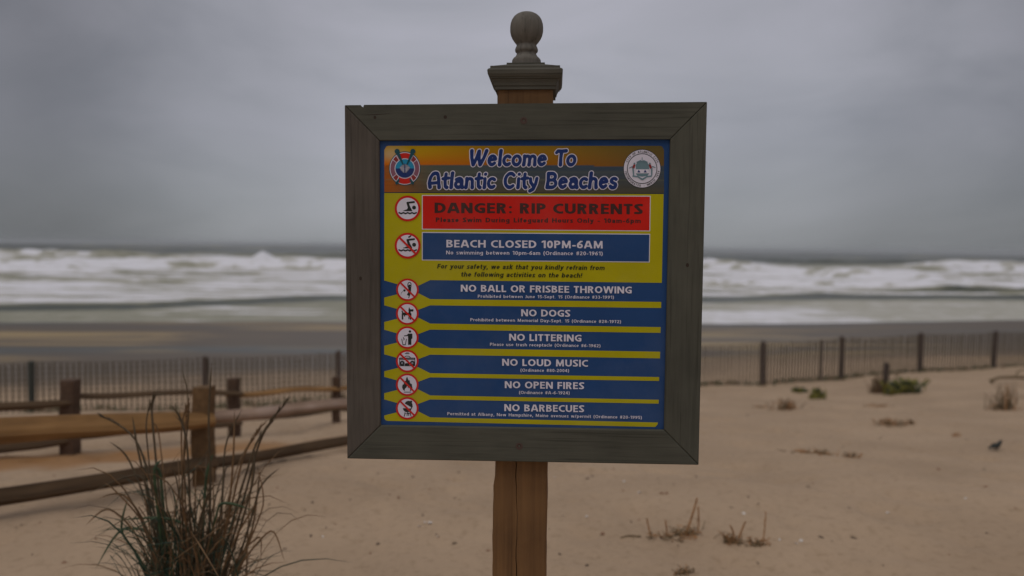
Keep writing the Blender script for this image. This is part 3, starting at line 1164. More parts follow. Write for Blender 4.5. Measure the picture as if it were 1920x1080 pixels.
def font_table(r):
    """glyph -> (width, strokes, (ymin, ymax)); r is half the stem"""
    X = 0.73
    t, q = 1 - r, r
    T = {}
    st = lambda x, y0=-0.2, y1=1.2: [(x, y0), (x, y1)]

    def O(w, y0=0.0, y1=1.0, a0=0, a1=360, x0=0.0):
        return arcq(x0 + w / 2, (y0 + y1) / 2, w / 2 - r, (y1 - y0) / 2 - r, a0, a1, 20)
    C1 = (0, 1)
    T['A'] = (0.82, [[(0.03, -0.15), (0.36, 1.0)], [(0.79, -0.15), (0.46, 1.0)], [(0.2, 0.30), (0.62, 0.30)]], C1)
    T['B'] = (0.66, [st(r), [(r, t), (0.34, t)] + arcq(0.34, 0.765, 0.27 - r, 0.235 - r, 90, -90, 8) + [(r, 0.53)], [(0.34, 0.53)] + arcq(0.36, 0.285, 0.30 - r, 0.285 - r, 80, -90, 8) + [(r, q)]], C1)
    T['C'] = (0.68, [arcq(0.50, 0.5, 0.50 - r, 0.5 - r, 62, 298, 18)], C1)
    T['D'] = (0.76, [st(r), [(r, t), (0.28, t)] + arcq(0.30, 0.5, 0.46 - r, 0.5 - r, 90, -90, 14) + [(r, q)]], C1)
    T['E'] = (0.55, [st(r), [(r, t), (0.8, t)], [(r, 0.52), (0.46, 0.52)], [(r, q), (0.8, q)]], C1)
    T['F'] = (0.53, [st(r), [(r, t), (0.8, t)], [(r, 0.50), (0.46, 0.50)]], C1)
    T['G'] = (0.74, [arcq(0.50, 0.5, 0.50 - r, 0.5 - r, 60, 290, 18) + [(0.74 - r, q * 1.3), (0.74 - r, 0.44)], [(0.74 - r, 0.45), (0.46, 0.45)]], C1)
    T['H'] = (0.76, [st(r), st(0.76 - r), [(r, 0.52), (0.7, 0.52)]], C1)
    T['I'] = (2 * r, [st(r)], C1)
    T['J'] = (0.36, [[(0.36 - r, 1.2), (0.36 - r, 0.25), (0.20, q * 0.9), (-0.1, q * 0.9)]], C1)
    T['L'] = (0.52, [st(r), [(r, q), (0.8, q)]], C1)
    T['M'] = (0.96, [[(0.02 + r, -0.2), (0.05 + r, 1.0)], [(0.94 - r, -0.2), (0.91 - r, 1.0)], [(0.06 + r, 1.0), (0.48, 0.12)], [(0.90 - r, 1.0), (0.48, 0.12)]], C1)
    T['N'] = (0.78, [st(r), st(0.78 - r), [(r, 1.02), (0.78 - r, -0.02)]], C1)
    T['O'] = (0.86, [O(0.86)], C1)
    T['P'] = (0.62, [st(r), [(r, t), (0.32, t)] + arcq(0.32, 0.70, 0.30 - r, 0.30 - r, 90, -90, 10) + [(r, 0.40 + r)]], C1)
    T['R'] = (0.68, [st(r), [(r, t), (0.32, t)] + arcq(0.32, 0.725, 0.30 - r, 0.275 - r, 90, -90, 10) + [(r, 0.45 + r)], [(0.36, 0.45), (0.68 - r * 1.1, -0.08)]], C1)
    T['S'] = (0.58, [[(0.55, 0.88), (0.42, 0.92)] + arcq(0.28, 0.745, 0.28 - r, 0.255 - r, 80, 250, 9) + arcq(0.29, 0.265, 0.29 - r, 0.265 - r, 70, -100, 9) + [(0.06, 0.13)]], C1)
    T['T'] = (0.60, [st(0.30), [(-0.2, t), (0.8, t)]], C1)
    T['U'] = (0.74, [[(r, 1.2), (r, 0.37)] + arcq(0.37, 0.37, 0.37 - r, 0.37 - r, 180, 360, 12) + [(0.74 - r, 1.2)]], C1)
    T['W'] = (1.14, [[(0.04, 1.15), (0.30, 0.0)], [(0.30, 0.0), (0.54, 1.0)], [(0.60, 1.0), (0.84, 0.0)], [(0.84, 0.0), (1.10, 1.15)]], C1)
    T['Y'] = (0.72, [[(0.02, 1.1), (0.36, 0.45)], [(0.70, 1.1), (0.36, 0.45)], [(0.36, 0.5), (0.36, -0.2)]], C1)
    # digits
    T['0'] = (0.60, [O(0.60)], C1)
    T['1'] = (0.42, [st(0.32), [(0.32, 1.0), (0.06, 0.80)]], C1)
    T['2'] = (0.58, [[(0.04, 0.84)] + arcq(0.29, 0.715, 0.28 - r, 0.285 - r, 120, -40, 9) + [(0.10, 0.12)], [(0.08, q), (0.8, q)]], C1)
    T['3'] = (0.58, [arcq(0.25, 0.755, 0.28 - r, 0.245 - r, 130, -80, 9), arcq(0.26, 0.28, 0.31 - r, 0.28 - r, 85, -130, 10)], C1)
    T['4'] = (0.62, [st(0.44), [(0.40, 1.0), (0.06, 0.30)], [(0.04, 0.28), (0.8, 0.28)]], C1)
    T['5'] = (0.56, [[(0.14, 1.1), (0.12, 0.55)], [(0.14, t), (0.7, t)], [(0.12, 0.56)] + arcq(0.25, 0.32, 0.30 - r, 0.32 - r, 85, -125, 10)], C1)
    T['6'] = (0.60, [O(0.60, 0, 0.64), [(0.50, 0.92), (0.36, 0.90)] + arcq(0.46, 0.40, 0.46 - r, 0.52 - r, 115, 185, 7)], C1)
    T['7'] = (0.56, [[(-0.2, t), (0.44, t)], [(0.45, 0.95), (0.20, -0.15)]], C1)
    T['8'] = (0.60, [O(0.54, 0.48, 1.0, x0=0.03), O(0.60, 0, 0.56)], C1)
    T['9'] = (0.60, [O(0.60, 0.36, 1.0), [(0.10, 0.08), (0.24, 0.10)] + arcq(0.14, 0.60, 0.46 - r, 0.52 - r, -65, 5, 7)], C1)
    # lower case
    LX, LA, LD = (0, X), (0, 1.03), (-0.28, X)
    xt = X - r
    T['a'] = (0.52, [[(0.06, X - 0.14), (0.16, xt)] + arcq(0.27, xt - 0.14, 0.25 - r, 0.14, 90, 0, 6) + [(0.52 - r, -0.2)], [(0.52 - r, 0.44), (0.28, 0.42)] + arcq(0.20, 0.21, 0.20 - r * 0.9, 0.20 - r * 0.8, 95, 270, 8) + [(0.52 - r, 0.16)]], LX)
    T['b'] = (0.60, [[(r, -0.2), (r, 1.2)], O(0.60, 0, X)], LA)
    T['c'] = (0.48, [arcq(0.36, X / 2, 0.36 - r, X / 2 - r, 65, 295, 14)], LX)
    T['d'] = (0.60, [[(0.60 - r, -0.2), (0.60 - r, 1.2)], O(0.60, 0, X)], LA)
    T['e'] = (0.56, [[(r, X * 0.48), (0.56 - r, X * 0.48)] + arcq(0.28, X / 2, 0.28 - r, X / 2 - r, 0, 300, 16)], LX)
    T['f'] = (0.36, [[(0.36, 1.03 - r), (0.28, 1.03 - r)] + [(0.16, 0.85), (0.16, -0.2)], [(-0.1, xt), (0.6, xt)]], LA)
    T['g'] = (0.60, [[(0.60 - r, 0.9), (0.60 - r, 0.0), (0.48, -0.28 + r), (0.22, -0.28 + r), (0.10, -0.22)], O(0.60, 0, X)], LD)
    T['h'] = (0.58, [[(r, -0.2), (r, 1.2)], [(r, 0.40)] + arcq(0.29, X - 0.29, 0.29 - r, 0.29 - r, 160, 0, 8) + [(0.58 - r, -0.2)]], LA)
    T['i'] = (2 * r, [[(r, -0.2), (r, X - r * 0.6)], [(r, 0.97), (r + 0.001, 0.97)]], (0, 1.1))
    T['j'] = T['i']
    T['k'] = (0.56, [[(r, -0.2), (r, 1.2)], [(r, 0.30), (0.46, 0.76)], [(0.24, 0.44), (0.52, -0.05)]], LA)
    T['l'] = (2 * r, [[(r, -0.2), (r, 1.2)]], LA)
    T['m'] = (0.92, [[(r, -0.2), (r, 1.0)], [(r, 0.40)] + arcq(0.27, X - 0.26, 0.27 - r, 0.26 - r, 160, 0, 8) + [(0.54 - r, -0.2)], [(0.54 - r, 0.40)] + arcq(0.73 - r, X - 0.26, 0.19, 0.26 - r, 160, 0, 8) + [(0.92 - r, -0.2)]], LX)
    T['n'] = (0.58, [[(r, -0.2), (r, 1.0)], [(r, 0.40)] + arcq(0.29, X - 0.29, 0.29 - r, 0.29 - r, 160, 0, 8) + [(0.58 - r, -0.2)]], LX)
    T['o'] = (0.60, [O(0.60, 0, X)], LX)
    T['p'] = (0.60, [[(r, -0.5), (r, X)], O(0.60, 0, X)], LD)
    T['q'] = (0.60, [[(0.60 - r, -0.5), (0.60 - r, X)], O(0.60, 0, X)], LD)
    T['r'] = (0.38, [[(r, -0.2), (r, 1.0)], [(r, 0.38)] + arcq(0.32, X - 0.28, 0.32 - r, 0.28 - r, 165, 85, 6) + [(0.5, xt)]], LX)
    T['s'] = (0.46, [[(0.42, X - 0.08)] + arcq(0.22, X * 0.74, 0.22 - r * 0.9, X * 0.26 - r * 0.9, 70, 240, 7) + arcq(0.23, X * 0.26, 0.23 - r * 0.9, X * 0.27 - r * 0.9, 60, -110, 7) + [(0.04, 0.08)]], LX)
    T['t'] = (0.38, [[(0.16, 0.95), (0.16, 0.22), (0.24, r * 0.9), (0.5, r * 0.9)], [(-0.1, xt), (0.6, xt)]], (0, 0.95))
    T['u'] = (0.58, [[(r, 1.0), (r, 0.29)] + arcq(0.29, 0.29, 0.29 - r, 0.29 - r, 180, 340, 8), [(0.58 - r, -0.2), (0.58 - r, 1.0)]], LX)
    T['v'] = (0.56, [[(0.04, 0.85), (0.28, 0.0)], [(0.52, 0.85), (0.28, 0.0)]], LX)
    T['w'] = (0.86, [[(0.04, 0.85), (0.23, 0.0)], [(0.23, 0.0), (0.41, X)], [(0.45, X), (0.63, 0.0)], [(0.63, 0.0), (0.82, 0.85)]], LX)
    T['y'] = (0.56, [[(0.04, 0.85), (0.28, 0.08)], [(0.52, 0.85), (0.26, -0.08), (0.18, -0.28 + r), (0.02, -0.28 + r)]], LD)
    # marks
    T[':'] = (2.4 * r, [[(1.2 * r, 1.1 * r), (1.2 * r + 0.001, 1.1 * r)], [(1.2 * r, X - 1.1 * r), (1.2 * r + 0.001, X - 1.1 * r)]], C1)
    T['.'] = (2.4 * r, [[(1.2 * r, r), (1.2 * r + 0.001, r)]], C1)
    T[','] = (2.4 * r, [[(1.3 * r, r), (0.7 * r, -0.12)]], (-0.2, 1))
    T['!'] = (2.2 * r, [[(1.1 * r, 1.2), (1.1 * r, 0.40)], [(1.1 * r, r), (1.1 * r + 0.001, r)]], C1)
    T['-'] = (0.34, [[(-0.2, 0.34), (0.6, 0.34)]], C1)
    T['('] = (0.30, [arcq(0.50, 0.40, 0.50 - r, 0.72, 125, 235, 8)], (-0.2, 1.03))
    T[')'] = (0.30, [arcq(-0.20, 0.40, 0.50 - r, 0.72, 55, -55, 8)], (-0.2, 1.03))
    T['/'] = (0.40, [[(0.02, -0.1), (0.38, 1.1)]], C1)
    T['#'] = (0.64, [[(0.16, -0.1), (0.27, 1.1)], [(0.39, -0.1), (0.50, 1.1)], [(-0.1, 0.34), (0.8, 0.34)], [(-0.1, 0.66), (0.8, 0.66)]], C1)
    return T


_G = {}
_FT = {}


def glyph(ch, r):
    if (ch, r) in _G:
        return _G[(ch, r)]
    if r not in _FT:
        _FT[r] = font_table(r)
    w, strokes, (y0, y1) = _FT[r][ch]
    step = 0.04
    gxs = np.arange(-step * 1.5, w + step * 1.6, step)
    gys = np.arange(y0 - step * 1.5, y1 + step * 1.6, step)
    Xg, Yg = np.meshgrid(gxs, gys)
    D = np.full(Xg.shape, 9.0)
    rr_ = r * (0.80 if ch in '#' else 0.92 if ch in 'MWmwBEaegs8' else 1.0)
    for p in strokes:
        for (xa, ya), (xb, yb) in zip(p[:-1], p[1:]):
            dx, dy = xb - xa, yb - ya
            tt = np.clip(((Xg - xa) * dx + (Yg - ya) * dy) / (dx * dx + dy * dy + 1e-12), 0, 1)
            # thinner horizontals, as in a cut sans
            k_ = 1.0 if abs(dx) < abs(dy) else 0.88
            D = np.minimum(D, np.hypot(Xg - xa - tt * dx, Yg - ya - tt * dy) - rr_ * k_)
    D = np.maximum.reduce([D, y0 - Yg, Yg - y1, -0.005 - Xg, Xg - w - 0.005])
    v, f = contour(D, gxs, gys, step)
    _G[(ch, r)] = (v, f, w)
    return _G[(ch, r)]


def text_geo(s, bold=0.09, sp=1.0):
    V_, F_ = [], []
    x = 0.0
    for ch in s:
        if ch == ' ':
            x += 0.34 * sp
            continue
        v, f, w = glyph(ch, bold)
        b0 = len(V_)
        V_ += [(px_ + x, py_) for px_, py_ in v]
        F_ += [tuple(b0 + k for k in q) for q in f]
        x += w + 0.10 * sp
    return np.array(V_), F_


CAP, BASE = 1.0, 0.0


def line(s, xl, yl, xr, yr, caph, key, k=4, bold=0.09, italic=0.0, sp=1.0):
    vv, ff = text_geo(s, bold, sp)
    x0, x1 = vv[:, 0].min(), vv[:, 0].max()
    V = []
    for x, y in vv:
        tx = (x - x0) / (x1 - x0)
        hgt = (y - BASE) / CAP * caph
        q = bp(xl + (xr - xl) * tx + italic * hgt, yl + (yr - yl) * tx - hgt, LV(k))
        V.append(loc3(q[0], LV(k), q[1]))
    o = mesh_obj('lettering', V, ff, K_[key], panel)
    o['label'] = 'lettering that reads ' + s
    return o


line('DANGER: RIP CURRENTS', 814.8, 399.4, 1205.3, 401.9, 19.6, 'brownink', bold=0.115, sp=1.15)
line('Please Swim During Lifeguard Hours Only - 10am-6pm', 817.2, 416.3, 1201.5, 418.4, 8.6, 'brownink', bold=0.11, sp=1.5)
line('BEACH CLOSED 10PM-6AM', 837, 463.8, 1130, 466.0, 14.2, 'white', bold=0.10, sp=1.2)
line('No swimming between 10pm-6am (Ordinance #20-1961)', 836.6, 476.9, 1130, 478.8, 7.0, 'white', bold=0.085, sp=1.6)
line('For your safety, we ask that you kindly refrain from', 819.5, 503.3, 1133, 506.4, 8.6, 'olive', bold=0.095, sp=1.3, italic=0.2)
line('the following activities on the beach!', 864, 518.4, 1090.5, 520.7, 8.6, 'olive', bold=0.095, sp=1.3, italic=0.2)
rules = [('NO BALL OR FRISBEE THROWING', 864, 546.8, 1184.5, 550.4, 'Prohibited between June 15-Sept. 15 (Ordinance #33-1991)', 896, 558.3, 1151, 560.2),
         ('NO DOGS', 977.2, 592.9, 1069, 594.2, 'Prohibited between Memorial Day-Sept. 15 (Ordinance #28-1972)', 882, 602.2, 1164.3, 606.0),
         ('NO LITTERING', 954.6, 638.7, 1090.2, 640.6, 'Please use trash receptacle (Ordinance #6-1962)', 918.8, 648.4, 1125.8, 651.2),
         ('NO LOUD MUSIC', 941.5, 685.7, 1102.4, 687.8, '(Ordinance #80-2004)', 975.9, 696.8, 1066.9, 697.8),
         ('NO OPEN FIRES', 946.5, 727.7, 1095.2, 729.9, '(Ordinance #A-6-1924)', 973.3, 738.6, 1068.1, 739.6),
         ('NO BARBECUES', 945.6, 770.8, 1095.2, 773.0, 'Permitted at Albany, New Hampshire, Maine avenues w/permit (Ordinance #20-1995)', 838.8, 778.4, 1203.4, 785.6)]
for a, x1, y1, x2, y2, b_, x3, y3, x4, y4 in rules:
    line(a, x1, y1, x2, y2, 13.0, 'white', bold=0.10, sp=1.2)
    line(b_, x3, y3, x4, y4, 5.7, 'white', bold=0.085, sp=1.6)


# ---- title: hand-drawn rounded letters, cap height 1
def arcp(cx, cy, ax, ay, a0, a1, n=14):
    return [(cx + ax * math.cos(math.radians(a0 + (a1 - a0) * k / n)), cy + ay * math.sin(math.radians(a0 + (a1 - a0) * k / n))) for k in range(n + 1)]


R0 = 0.102
GL = {
    'W': (1.02, [[(0.06, 0.93), (0.10, 0.5), (0.22, 0.09)], [(0.22, 0.09), (0.38, 0.5), (0.49, 0.90)], [(0.49, 0.90), (0.52, 0.45), (0.62, 0.09)], [(0.62, 0.09), (0.80, 0.5), (0.92, 0.93)]]),
    'e': (0.60, [[(0.10, 0.36), (0.42, 0.42)] + arcp(0.28, 0.36, 0.19, 0.26, 15, 318)]),
    'l': (0.27, [[(0.13, 0.93), (0.12, 0.5), (0.13, 0.08)]]),
    'c': (0.53, [arcp(0.28, 0.35, 0.20, 0.26, 48, 312)]),
    'o': (0.62, [arcp(0.29, 0.35, 0.205, 0.265, 0, 360, 20)]),
    'm': (0.86, [[(0.10, 0.62), (0.12, 0.35), (0.10, 0.08)], [(0.12, 0.42)] + arcp(0.27, 0.44, 0.145, 0.17, 160, 15, 8) + [(0.42, 0.25), (0.41, 0.08)],
                 [(0.43, 0.42)] + arcp(0.58, 0.44, 0.145, 0.17, 160, 15, 8) + [(0.73, 0.25), (0.74, 0.08)]]),
    'T': (0.66, [[(0.06, 0.82), (0.14, 0.91), (0.36, 0.90), (0.60, 0.93)], [(0.34, 0.90), (0.33, 0.5), (0.35, 0.08)]]),
    'A': (0.80, [[(0.14, 0.10), (0.07, 0.34)] + arcp(0.38, 0.40, 0.30, 0.53, 168, 62, 8) + [(0.60, 0.55), (0.63, 0.30), (0.67, 0.08)], [(0.14, 0.33), (0.62, 0.37)]]),
    't': (0.44, [[(0.20, 0.88), (0.18, 0.45), (0.22, 0.15), (0.31, 0.08)], [(0.05, 0.60), (0.37, 0.64)]]),
    'a': (0.62, [arcp(0.27, 0.27, 0.17, 0.18, 0, 360, 16), [(0.12, 0.56)] + arcp(0.29, 0.42, 0.17, 0.20, 110, 0, 6) + [(0.46, 0.25), (0.51, 0.08)]]),
    'n': (0.60, [[(0.10, 0.62), (0.12, 0.35), (0.10, 0.08)], [(0.12, 0.40)] + arcp(0.28, 0.43, 0.16, 0.18, 160, 15, 8) + [(0.45, 0.25), (0.47, 0.08)]]),
    'i': (0.27, [[(0.12, 0.60), (0.13, 0.35), (0.13, 0.08)], [(0.13, 0.87), (0.135, 0.87)]]),
    'C': (0.74, [arcp(0.38, 0.50, 0.29, 0.41, 48, 310, 18)]),
    'y': (0.58, [[(0.10, 0.60), (0.14, 0.38), (0.28, 0.20)], [(0.47, 0.62), (0.43, 0.30), (0.30, -0.02), (0.14, -0.12)]]),
    'B': (0.74, [[(0.12, 0.90), (0.14, 0.5), (0.12, 0.10)], [(0.12, 0.91)] + arcp(0.34, 0.72, 0.20, 0.19, 90, -75, 9) + [(0.15, 0.50)],
                 [(0.30, 0.52)] + arcp(0.38, 0.31, 0.22, 0.22, 80, -90, 10) + [(0.12, 0.09)]]),
    'h': (0.61, [[(0.12, 0.93), (0.11, 0.5), (0.10, 0.08)], [(0.12, 0.40)] + arcp(0.29, 0.43, 0.16, 0.18, 160, 15, 8) + [(0.45, 0.25), (0.48, 0.08)]]),
    's': (0.50, [arcp(0.27, 0.48, 0.15, 0.14, 35, 200, 8) + [(0.16, 0.40), (0.30, 0.33)] + arcp(0.24, 0.21, 0.16, 0.14, 35, -160, 10)]),
    ' ': (0.42, [])}


def title(s, xl, xr, yb, cap, name):
    strokes = []
    x = 0
    for ch in s:
        adv, pl = GL[ch]
        for p in pl:
            for (xa, ya), (xb, yb_) in zip(p[:-1], p[1:]):
                ra = R0 * (1.12 if min(ya, 1 - ya) < 0.12 else 0.97)
                rb = R0 * (1.12 if min(yb_, 1 - yb_) < 0.12 else 0.97)
                strokes.append((x + xa, ya, x + xb, yb_, ra, rb))
        x += adv
    S = np.array(strokes)
    lo, hi = min(S[:, 0].min(), S[:, 2].min()) - R0, max(S[:, 0].max(), S[:, 2].max()) + R0
    k = (xr - xl) / (hi - lo) / cap      # widen or narrow
    S[:, 0] = (S[:, 0] - lo) * k
    S[:, 2] = (S[:, 2] - lo) * k
    out = []
    for grow, lay, key, nm in ((0.050, 4, 'white', 'title_outline'), (0.0, 5, 'navy', 'title_lettering')):
        P = Print()
        P.sdf(S.tolist(), [], grow, lay, key, 0.022, ox=xl, oy=yb, sc=cap, shear=0.10)
        out.append(P.build(nm, panel, (('white outline of the words ' if 'out' in nm else 'navy title that reads ') + s)))
    return out


title('Welcome To', 878.5, 1080.0, 311.5, 31.0, 'a')
title('Atlantic City Beaches', 800.5, 1157.0, 354.0, 31.5, 'b')


# ---- pictograms
def picto(name, label, cx, cy, R_, strokes, polys, slash=True, extra=None, erase=None):
    P = Print()
    P.ell(cx, cy, R_, R_, 4, 'red')
    P.ell(cx, cy, R_ * 0.83, R_ * 0.83, 5, 'white')
    if strokes or polys:
        P.sdf(strokes, polys, 0.0, 6, 'black', 0.035, ox=cx, oy=cy, sc=R_, erase=erase)
    if extra:
        extra(P)
    if slash:
        s = 0.66
        q = 0.055
        P.poly([(cx - (s + q) * R_, cy - (s - q) * R_), (cx - (s - q) * R_, cy - (s + q) * R_), (cx + (s + q) * R_, cy + (s - q) * R_), (cx + (s - q) * R_, cy + (s + q) * R_)][::1], 8, 'red')
    return P.build(name, panel, label)


def nrm(pts, cx, cy, R_):
    return [((x - cx) / R_, (cy - y) / R_) for x, y in pts]


def seg(cx, cy, R_, *sg):
    o = []
    for x1, y1, x2, y2, r in sg:
        (a, b_), (c, d) = nrm([(x1, y1), (x2, y2)], cx, cy, R_)
        o.append((a, b_, c, d, r / R_, r / R_))
    return o


def wave():
    p = [(-0.66 + 1.34 * k / 24, -0.36 + 0.035 * math.cos(k / 24 * math.pi * 8)) for k in range(25)]
    return [(a[0], a[1], b_[0], b_[1], 0.055, 0.055) for a, b_ in zip(p[:-1], p[1:])]


swim_s = [(-0.02, 0.44, 0.50, 0.50, 0.07, 0.075), (0.0, 0.42, 0.14, 0.02, 0.085, 0.10), (0.5, 0.07, 0.501, 0.07, 0.15, 0.15)] + wave()
swim_p = [[(-0.42, -0.20), (0.38, -0.21), (0.24, 0.08), (0.02, 0.05), (-0.05, -0.06)]]
picto('swimmer_pictogram', 'round red pictogram of a swimmer with no slash', 764.2, 390.9, 24.2, swim_s, swim_p, slash=False)
picto('no_swimming_pictogram', 'round red pictogram of a crossed out swimmer under a moon', 764.2, 460.6, 24.4,
      swim_s + [(0.10, 0.66, 0.22, 0.72, 0.06, 0.05), (0.22, 0.76, 0.30, 0.80, 0.03, 0.02)], swim_p)
C1 = (300, 218, 160)
picto('no_ball_pictogram', 'round red pictogram of a crossed out ball thrower', 764.0, 543.3, 21.2,
      seg(*C1, (306, 175, 303, 145, 5), (303, 145, 313, 118, 5), (313, 118, 335, 112, 5), (335, 112, 350, 130, 5), (350, 130, 350, 170, 6), (326, 158, 327, 160, 14),
          (325, 185, 335, 235, 16), (345, 180, 340, 240, 8), (325, 250, 303, 285, 10), (330, 250, 330, 290, 9), (330, 290, 318, 332, 6), (305, 285, 320, 300, 6),
          (256, 228, 257, 228, 16), (236, 236, 215, 260, 2.5), (215, 260, 206, 288, 2.5)), [])
C2 = (300, 565, 160)
picto('no_dogs_pictogram', 'round red pictogram of a crossed out dog', 763.7, 588.0, 21.2,
      seg(*C2, (226, 530, 236, 556, 8), (240, 568, 340, 572, 18), (232, 570, 232, 640, 11), (258, 575, 262, 600, 8), (348, 575, 345, 640, 11), (325, 575, 322, 640, 6), (332, 560, 334, 520, 14), (330, 515, 372, 522, 15),
          (326, 486, 330, 505, 7), (350, 520, 378, 512, 10)), [])
C3 = (300, 908, 160)
picto('no_littering_pictogram', 'round red pictogram of a person dropping litter in a bin', 763.6, 632.9, 21.2,
      seg(*C3, (337, 822, 338, 822, 17), (322, 930, 322, 1003, 11), (347, 930, 347, 1003, 11), (315, 862, 300, 880, 8), (300, 880, 260, 884, 7), (364, 862, 364, 918, 8),
          (222, 928, 238, 1008, 5), (238, 1010, 274, 1010, 6), (274, 1008, 288, 928, 5), (246, 905, 250, 925, 5), (258, 925, 252, 945, 5)),
      [nrm([(308, 852), (372, 852), (358, 935), (312, 935)], *C3)], slash=False)
C4 = (267, 190, 140)


def cd(P):
    P.ell(763.6 + (203 - 267) / 140 * 21.2, 677 + (215 - 190) / 140 * 21.2, 1.9, 2.0, 7, 'grey', 16)
    P.ell(763.6 + (330 - 267) / 140 * 21.2, 677 + (215 - 190) / 140 * 21.2, 1.9, 2.0, 7, 'grey', 16)


picto('no_music_pictogram', 'round red pictogram of a crossed out portable stereo', 763.6, 677.0, 21.2,
      seg(*C4, (203, 217, 204, 217, 31), (330, 217, 331, 217, 31), (252, 232, 278, 232, 16), (172, 155, 360, 155, 7), (172, 155, 172, 245, 4), (361, 155, 361, 245, 4), (180, 248, 354, 248, 5),
          (240, 98, 292, 98, 4), (250, 86, 284, 86, 3), (235, 140, 250, 128, 4), (250, 128, 290, 130, 4), (290, 130, 305, 145, 4), (180, 172, 355, 172, 4)), [], extra=cd)
C5 = (267, 498, 140)
picto('no_fires_pictogram', 'round red pictogram of a crossed out flame', 763.6, 721.3, 21.2,
      seg(*C5, (225, 590, 312, 590, 4)),
      [nrm([(238, 578), (215, 560), (203, 530), (207, 505), (218, 490), (224, 505), (226, 470), (242, 448), (250, 455), (252, 425), (266, 398), (276, 430), (286, 448), (296, 440), (300, 470),
            (312, 490), (322, 485), (326, 515), (332, 540), (322, 566), (298, 580), (304, 560), (296, 540), (286, 528), (280, 545), (268, 510), (252, 535), (238, 548), (234, 562)], *C5)])
C6 = (267, 803, 140)
picto('no_barbecues_pictogram', 'round red pictogram of a crossed out kettle barbecue', 763.6, 765.6, 21.2,
      seg(*C6, (240, 855, 230, 902, 5), (300, 855, 314, 902, 5), (270, 858, 264, 895, 4), (280, 858, 286, 895, 4), (240, 870, 300, 868, 3), (312, 712, 324, 720, 6), (316, 805, 330, 775, 6)),
      [nrm([(235, 742), (250, 722), (275, 710), (300, 712), (322, 728), (332, 755), (330, 780), (320, 792)], *C6),
       nrm([(212, 800), (318, 806), (312, 830), (292, 848), (262, 852), (235, 842), (218, 822)], *C6)])

# ---- lifebuoy emblem
P = Print()
ex, ey = 759.0, 315.8
q12 = lambda x, y: (715 + x / 12.0, 265 + y / 12.0)
P.ell(ex, ey, 29.6, 32.0, 2, 'teal')
P.ell(ex, ey, 28.3, 30.4, 3, 'white')
for a0, a1, key in ((57, 123, 'red'), (127, 144, 'maroon'), (147, 213, 'mauve'), (216, 233, 'maroon'), (237, 303, 'red'), (307, 324, 'maroon'), (327, 393, 'mauve'), (396, 413, 'maroon')):
    n = 10
    pts = [(ex + 26.9 * math.cos(math.radians(a0 + (a1 - a0) * j / n)), ey - 29.0 * math.sin(math.radians(a0 + (a1 - a0) * j / n))) for j in range(n + 1)]
    pts += [(ex + 19.3 * math.cos(math.radians(a1 - (a1 - a0) * j / n)), ey - 19.2 * math.sin(math.radians(a1 - (a1 - a0) * j / n))) for j in range(n + 1)]
    P.poly(pts, 4, key)
P.ell(ex, ey, 17.6, 17.4, 5, 'sky', 30, 0, 180)
P.ell(ex, ey, 17.6, 17.4, 5, 'navy', 30, 180, 360)
P.poly([q12(410, 590), q12(450, 548), q12(528, 505), q12(605, 548), q12(650, 590), q12(600, 660), q12(560, 705), q12(528, 722), q12(490, 700), q12(440, 650)], 6, 'grey')
for yy in (600, 630, 660, 690):
    hw = 100 - (yy - 600) * 0.75
    P.poly([q12(528 - hw, yy - 12), q12(528, yy + 6), q12(528 + hw, yy - 12), q12(528 + hw, yy - 6), q12(528, yy + 13), q12(528 - hw, yy - 6)], 7, 'white')
P.poly([q12(520, 500), q12(536, 500), q12(540, 720), q12(516, 720)], 8, 'navy')
P.sdf([((355 - 528) / 12, -(225 - 610) / 12, (357 - 528) / 12, -(226 - 610) / 12, 4.7, 4.7), ((710 - 528) / 12, -(225 - 610) / 12, (709 - 528) / 12, -(226 - 610) / 12, 4.7, 4.7),
       ((370 - 528) / 12, -(260 - 610) / 12, (490 - 528) / 12, -(520 - 610) / 12, 3.2, 1.0), ((700 - 528) / 12, -(260 - 610) / 12, (575 - 528) / 12, -(520 - 610) / 12, 3.2, 1.0),
       ((395 - 528) / 12, -(860 - 610) / 12, (345 - 528) / 12, -(940 - 610) / 12, 1.6, 2.6), ((650 - 528) / 12, -(860 - 610) / 12, (705 - 528) / 12, -(940 - 610) / 12, 1.6, 2.6)],
      [], 0.0, 8, 'teal', 0.45, ox=715 + 528 / 12, oy=265 + 610 / 12, sc=1.0)
P.build('lifebuoy_emblem', panel, 'emblem of a red lifebuoy with crossed oars and a white boat')

# ---- city seal
P = Print()
sx0, sy0 = 1204.0, 316.2
q_ = lambda x, y: (1160 + x / 12.0, 270 + y / 12.0)
P.ell(sx0, sy0, 35.3, 36.6, 2, 'black')
P.ell(sx0, sy0, 34.3, 35.4, 3, 'white')
P.ell(sx0, sy0, 28.3, 28.6, 4, 'black')
P.ell(sx0, sy0, 27.0, 27.2, 5, 'white')
P.poly([q_(385, 620), q_(385, 470), q_(410, 425), q_(470, 385), q_(528, 375), q_(590, 390), q_(650, 425), q_(685, 470), q_(685, 620)], 6, 'seal')
P.poly([q_(388, 570), q_(680, 570), q_(680, 660), q_(388, 660)], 7, 'white')
P.poly([q_(385, 660), q_(685, 660), q_(650, 715), q_(528, 735), q_(420, 715)], 6, 'seal')
for cx_ in (455, 597):
    P.poly([q_(cx_ - 35, 640), q_(cx_ - 5, 580), q_(cx_ + 5, 590), q_(cx_ + 35, 640)], 8, 'navy')
